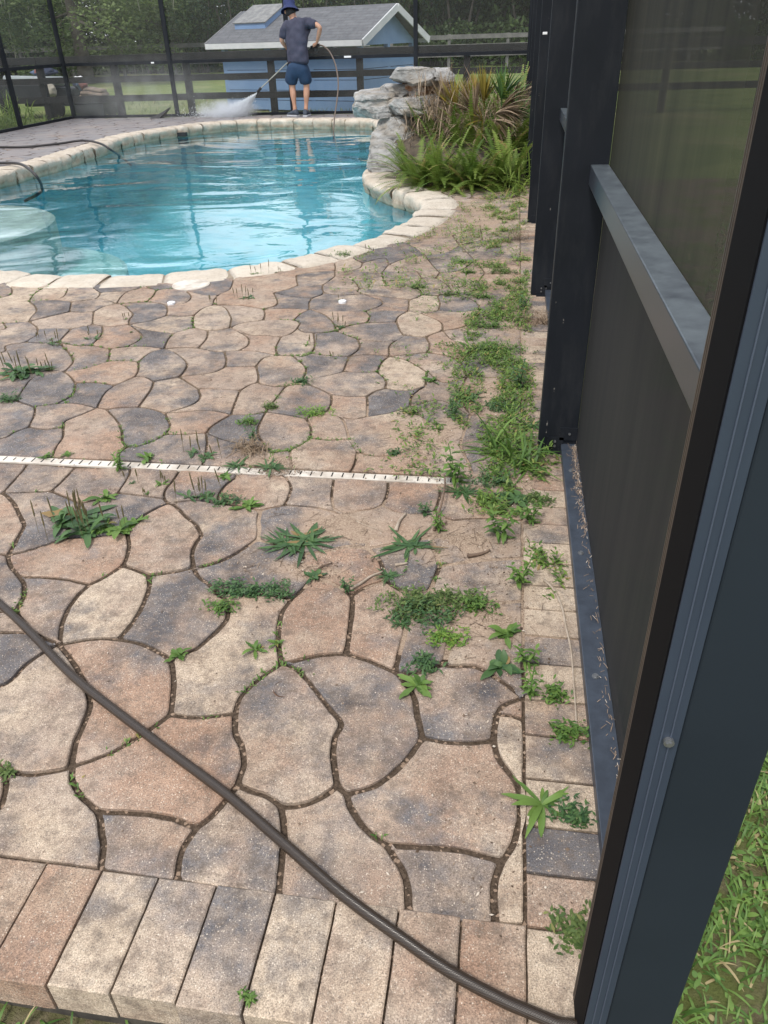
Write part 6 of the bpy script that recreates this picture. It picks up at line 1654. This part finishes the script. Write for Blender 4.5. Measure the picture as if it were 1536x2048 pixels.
for _ in range(2600):        # upper right, sparse yellowing growth beside the coping
    x = rg2.uniform(-1.0, .1); y = rg2.uniform(4.3, 7.9)
    if inside(Vector((x, y)), COPE_OUT) or noise.noise(Vector((x*4, y*3, 8)))+.6*noise.noise(Vector((x*13, y*9, 1))) < .02: continue
    for k in range(4): small_leaf(lb, Vector((x+rg2.gauss(0, .015), y+rg2.gauss(0, .02), rg2.uniform(0, .035))), rg2.uniform(.012, .03), rg2.uniform(.4, 1))
gc = lb.build('ground_cover', leaf_mat('ground_cover_leaf', (.05, .115, .022), (.21, .31, .065), (.33, .25, .10), .5, .25)); tag(gc, 'band of tiny creeping weeds along the brick row and up to the fern bed', 'ground cover', kind='stuff')
lb = LB(); E2 = [(a_, b_) for (a_, b_) in [(f[i], f[(i+1) % len(f)]) for f in FACES for i in range(0, len(f), 2)]]
for a_, b_ in E2:
    dn = noise.noise(Vector((a_.x*3.1, a_.y*2.3, 17)))+.4*noise.noise(Vector((a_.x*11, a_.y*11, 2)))-.42+(.26 if a_.y > 2.2 else 0)
    if dn < 0 or a_.y > 7: continue
    for k in range(2+int(dn*16)): small_leaf(lb, Vector((a_.x+rg2.gauss(0, .006), a_.y+rg2.gauss(0, .006), -.006)), rg2.uniform(.006, .017), rg2.uniform(.1, .95))
tag(lb.build('joint_sprouts', weedm), 'tiny green sprouts along the joints between the pavers', 'sprouts', kind='stuff')
# soil washed over the stones
def soil_h(x, y):
    t = -1
    for px, rx, ry in SOIL_BLOBS:
        g_ = SB[px]; t = max(t, 1-math.hypot((x-g_.x)/rx, (y-g_.y)/ry))
    q = Vector((x, y, 0)); return -.0062+.0062*max(-1, min(1, t*1.6))+noise.noise(q*6)*.006+noise.noise(q*19)*.003+noise.noise(q*70)*.0016+noise.noise(q*160)*.0010
SB = {b_[0]: G(*b_[0]) for b_ in SOIL_BLOBS}
V, Fs = grid_sheet(-1.15, .225, 1.35, 4.9, 230, 520, soil_h)
Fs = [f for f in Fs if any(V[i][2] > -.0085 for i in f) and not (DRY0 < V[f[0]][1] < DRY1 and V[f[0]][0] < -.45)]
for i, v in enumerate(V):
    if DRY0-.01 < v[1] < DRY1+.01: V[i] = (v[0], v[1], v[2]-.0008)
soilm, nt_, N_, L_, B_ = new_mat('washed_soil'); ps = _pos(nt_)
L_.new(_mix(nt_, _ramp(nt_, _noise(nt_, ps, 220, 4, .7), .35, .65), _mix(nt_, _ramp(nt_, _noise(nt_, ps, 5, 5), .4, .65), (.27, .19, .14), (.15, .10, .07)), (.46, .36, .27)), B_.inputs['Base Color']); B_.inputs['Roughness'].default_value = .95; B_.inputs['Specular IOR Level'].default_value = .1; _bump(nt_, _noise(nt_, ps, 260, 5, .7), B_, .8, .004)
tag(mesh_obj('washed_soil', V, Fs, soilm, smooth=True), kind='structure')
# litter: crumbs of bark, grit, dry stems
lb = LB()
def crumb(p, s, lv):
    k = len(lb.V); a = Vector((rg2.gauss(0, 1), rg2.gauss(0, 1), rg2.gauss(0, .4))).normalized()*s; d_ = Vector((-a.y, a.x, rg2.gauss(0, s*.3)))*rg2.uniform(.25, .8); e = Vector((0, 0, s*.45)); lb.V += [p+a, p+d_, p-a, p-d_, p+e]; lb.F += [(k, k+1, k+4), (k+1, k+2, k+4), (k+2, k+3, k+4), (k+3, k, k+4)]; lb.lv += [lv]*4
for _ in range(9000):
    r_ = rg2.random()
    if r_ < .55: b_ = rg2.choice(SOIL_BLOBS); g_ = SB[b_[0]]; x, y = g_.x+rg2.gauss(0, b_[1]*.6), g_.y+rg2.gauss(0, b_[2]*.6)
    elif r_ < .8: x, y = .06+rg2.gauss(0, .07), rg2.uniform(.7, 5)
    else: x, y = rg2.uniform(-1.6, .2), rg2.uniform(.75, 3.6)
    if x > .215 or inside(Vector((x, y)), COPE_OUT): continue
    crumb(Vector((x, y, .001)), rg2.choice((.0012, .0018, .0025, .004))*rg2.uniform(.7, 1.3), rg2.random())
for _ in range(900):
    b_ = rg2.choice(SOIL_BLOBS); g_ = SB[b_[0]]; p = Vector((g_.x+rg2.gauss(0, b_[1]*.6), g_.y+rg2.gauss(0, b_[2]*.6), .002))
    if p.x > .21 or inside(p.xy, COPE_OUT): continue
    a = rg2.uniform(0, 6.28); lb.blade(p, Vector((math.cos(a), math.sin(a), .05)), rg2.uniform(.01, .05), .0007, .2, rg2.random()*.7, 3, lambda t: 1)
for _ in range(420):         # dry needles caught along the plate
    p = Vector((.274-abs(rg2.gauss(0, .008)), rg2.choice((rg2.uniform(2.1, 2.43), rg2.uniform(1.9, 2.43), rg2.uniform(1.0, 2.42))), .033)); a = rg2.uniform(0, 6.28); lb.blade(p, Vector((math.cos(a)*.35, math.sin(a), .1)), rg2.uniform(.005, .022), .0006, .3, rg2.uniform(.3, 1), 3, lambda t: 1)
tag(lb.build('litter', leaf_mat('litter_bits', (.07, .045, .03), (.40, .30, .22), (.55, .48, .40), .9, 0)), 'crumbs of bark, grit and dry stems scattered on the pavers', 'litter', kind='stuff')
# lawn beside the corner post and below the front step
lb = LB()
def lawn(n, fx, fy, h0, h1):
    for _ in range(n):
        x, y = fx(), fy(); dn = noise.noise(Vector((x*5, y*5, 4)))
        if dn < -.25 and rg2.random() < .7: continue
        p = Vector((x, y, GZ+.01)); a = rg2.uniform(0, 6.28); e = rg2.uniform(.2, 1.4); d = Vector((math.cos(a)*math.cos(e), math.sin(a)*math.cos(e), math.sin(e)))
        if rg2.random() < .3: lb.blade(p+Vector((0, 0, rg2.uniform(0, .02))), d, rg2.uniform(.010, .024), rg2.uniform(.0025, .0055), .9, rg2.uniform(.2, .95), 4)
        else: lb.blade(p, d, rg2.uniform(h0, h1), rg2.uniform(.0012, .0028), 1.4, rg2.uniform(.1, 1), 5)
lawn(26000, lambda: rg2.uniform(.30, 1.15), lambda: rg2.uniform(.25, 1.9), .025, .07)
lawn(9000, lambda: rg2.uniform(.32, 2.4), lambda: rg2.uniform(1.9, 7), .04, .10)
lawn(1500, lambda: rg2.uniform(-1.4, .3), lambda: rg2.uniform(.38, .52), .03, .07)
tag(lb.build('lawn_grass', leaf_mat('lawn_blade', (.05, .12, .025), (.20, .32, .075), (.42, .34, .18), .5, .25)), 'weedy lawn of grass and clover outside the corner post', 'grass', kind='stuff')
lb = LB()
for _ in range(9000):
    x, y = rg2.uniform(-11, 1), rg2.uniform(16.0, 24)
    if noise.noise(Vector((x*1.2, y*1.2, 6))) < -.1: continue
    a = rg2.uniform(0, 6.28); lb.blade(Vector((x, y, GZ)), Vector((math.cos(a)*.5, math.sin(a)*.5, 1)), rg2.uniform(.05, .2), .006, .8, rg2.uniform(.1, 1), 3)
tag(lb.build('field_tufts', leaf_mat('field_blade', (.09, .14, .035), (.25, .29, .10), (.42, .36, .20), .6, .25)), 'rough grass tufts in the paddock around the pump house', 'grass', kind='stuff')
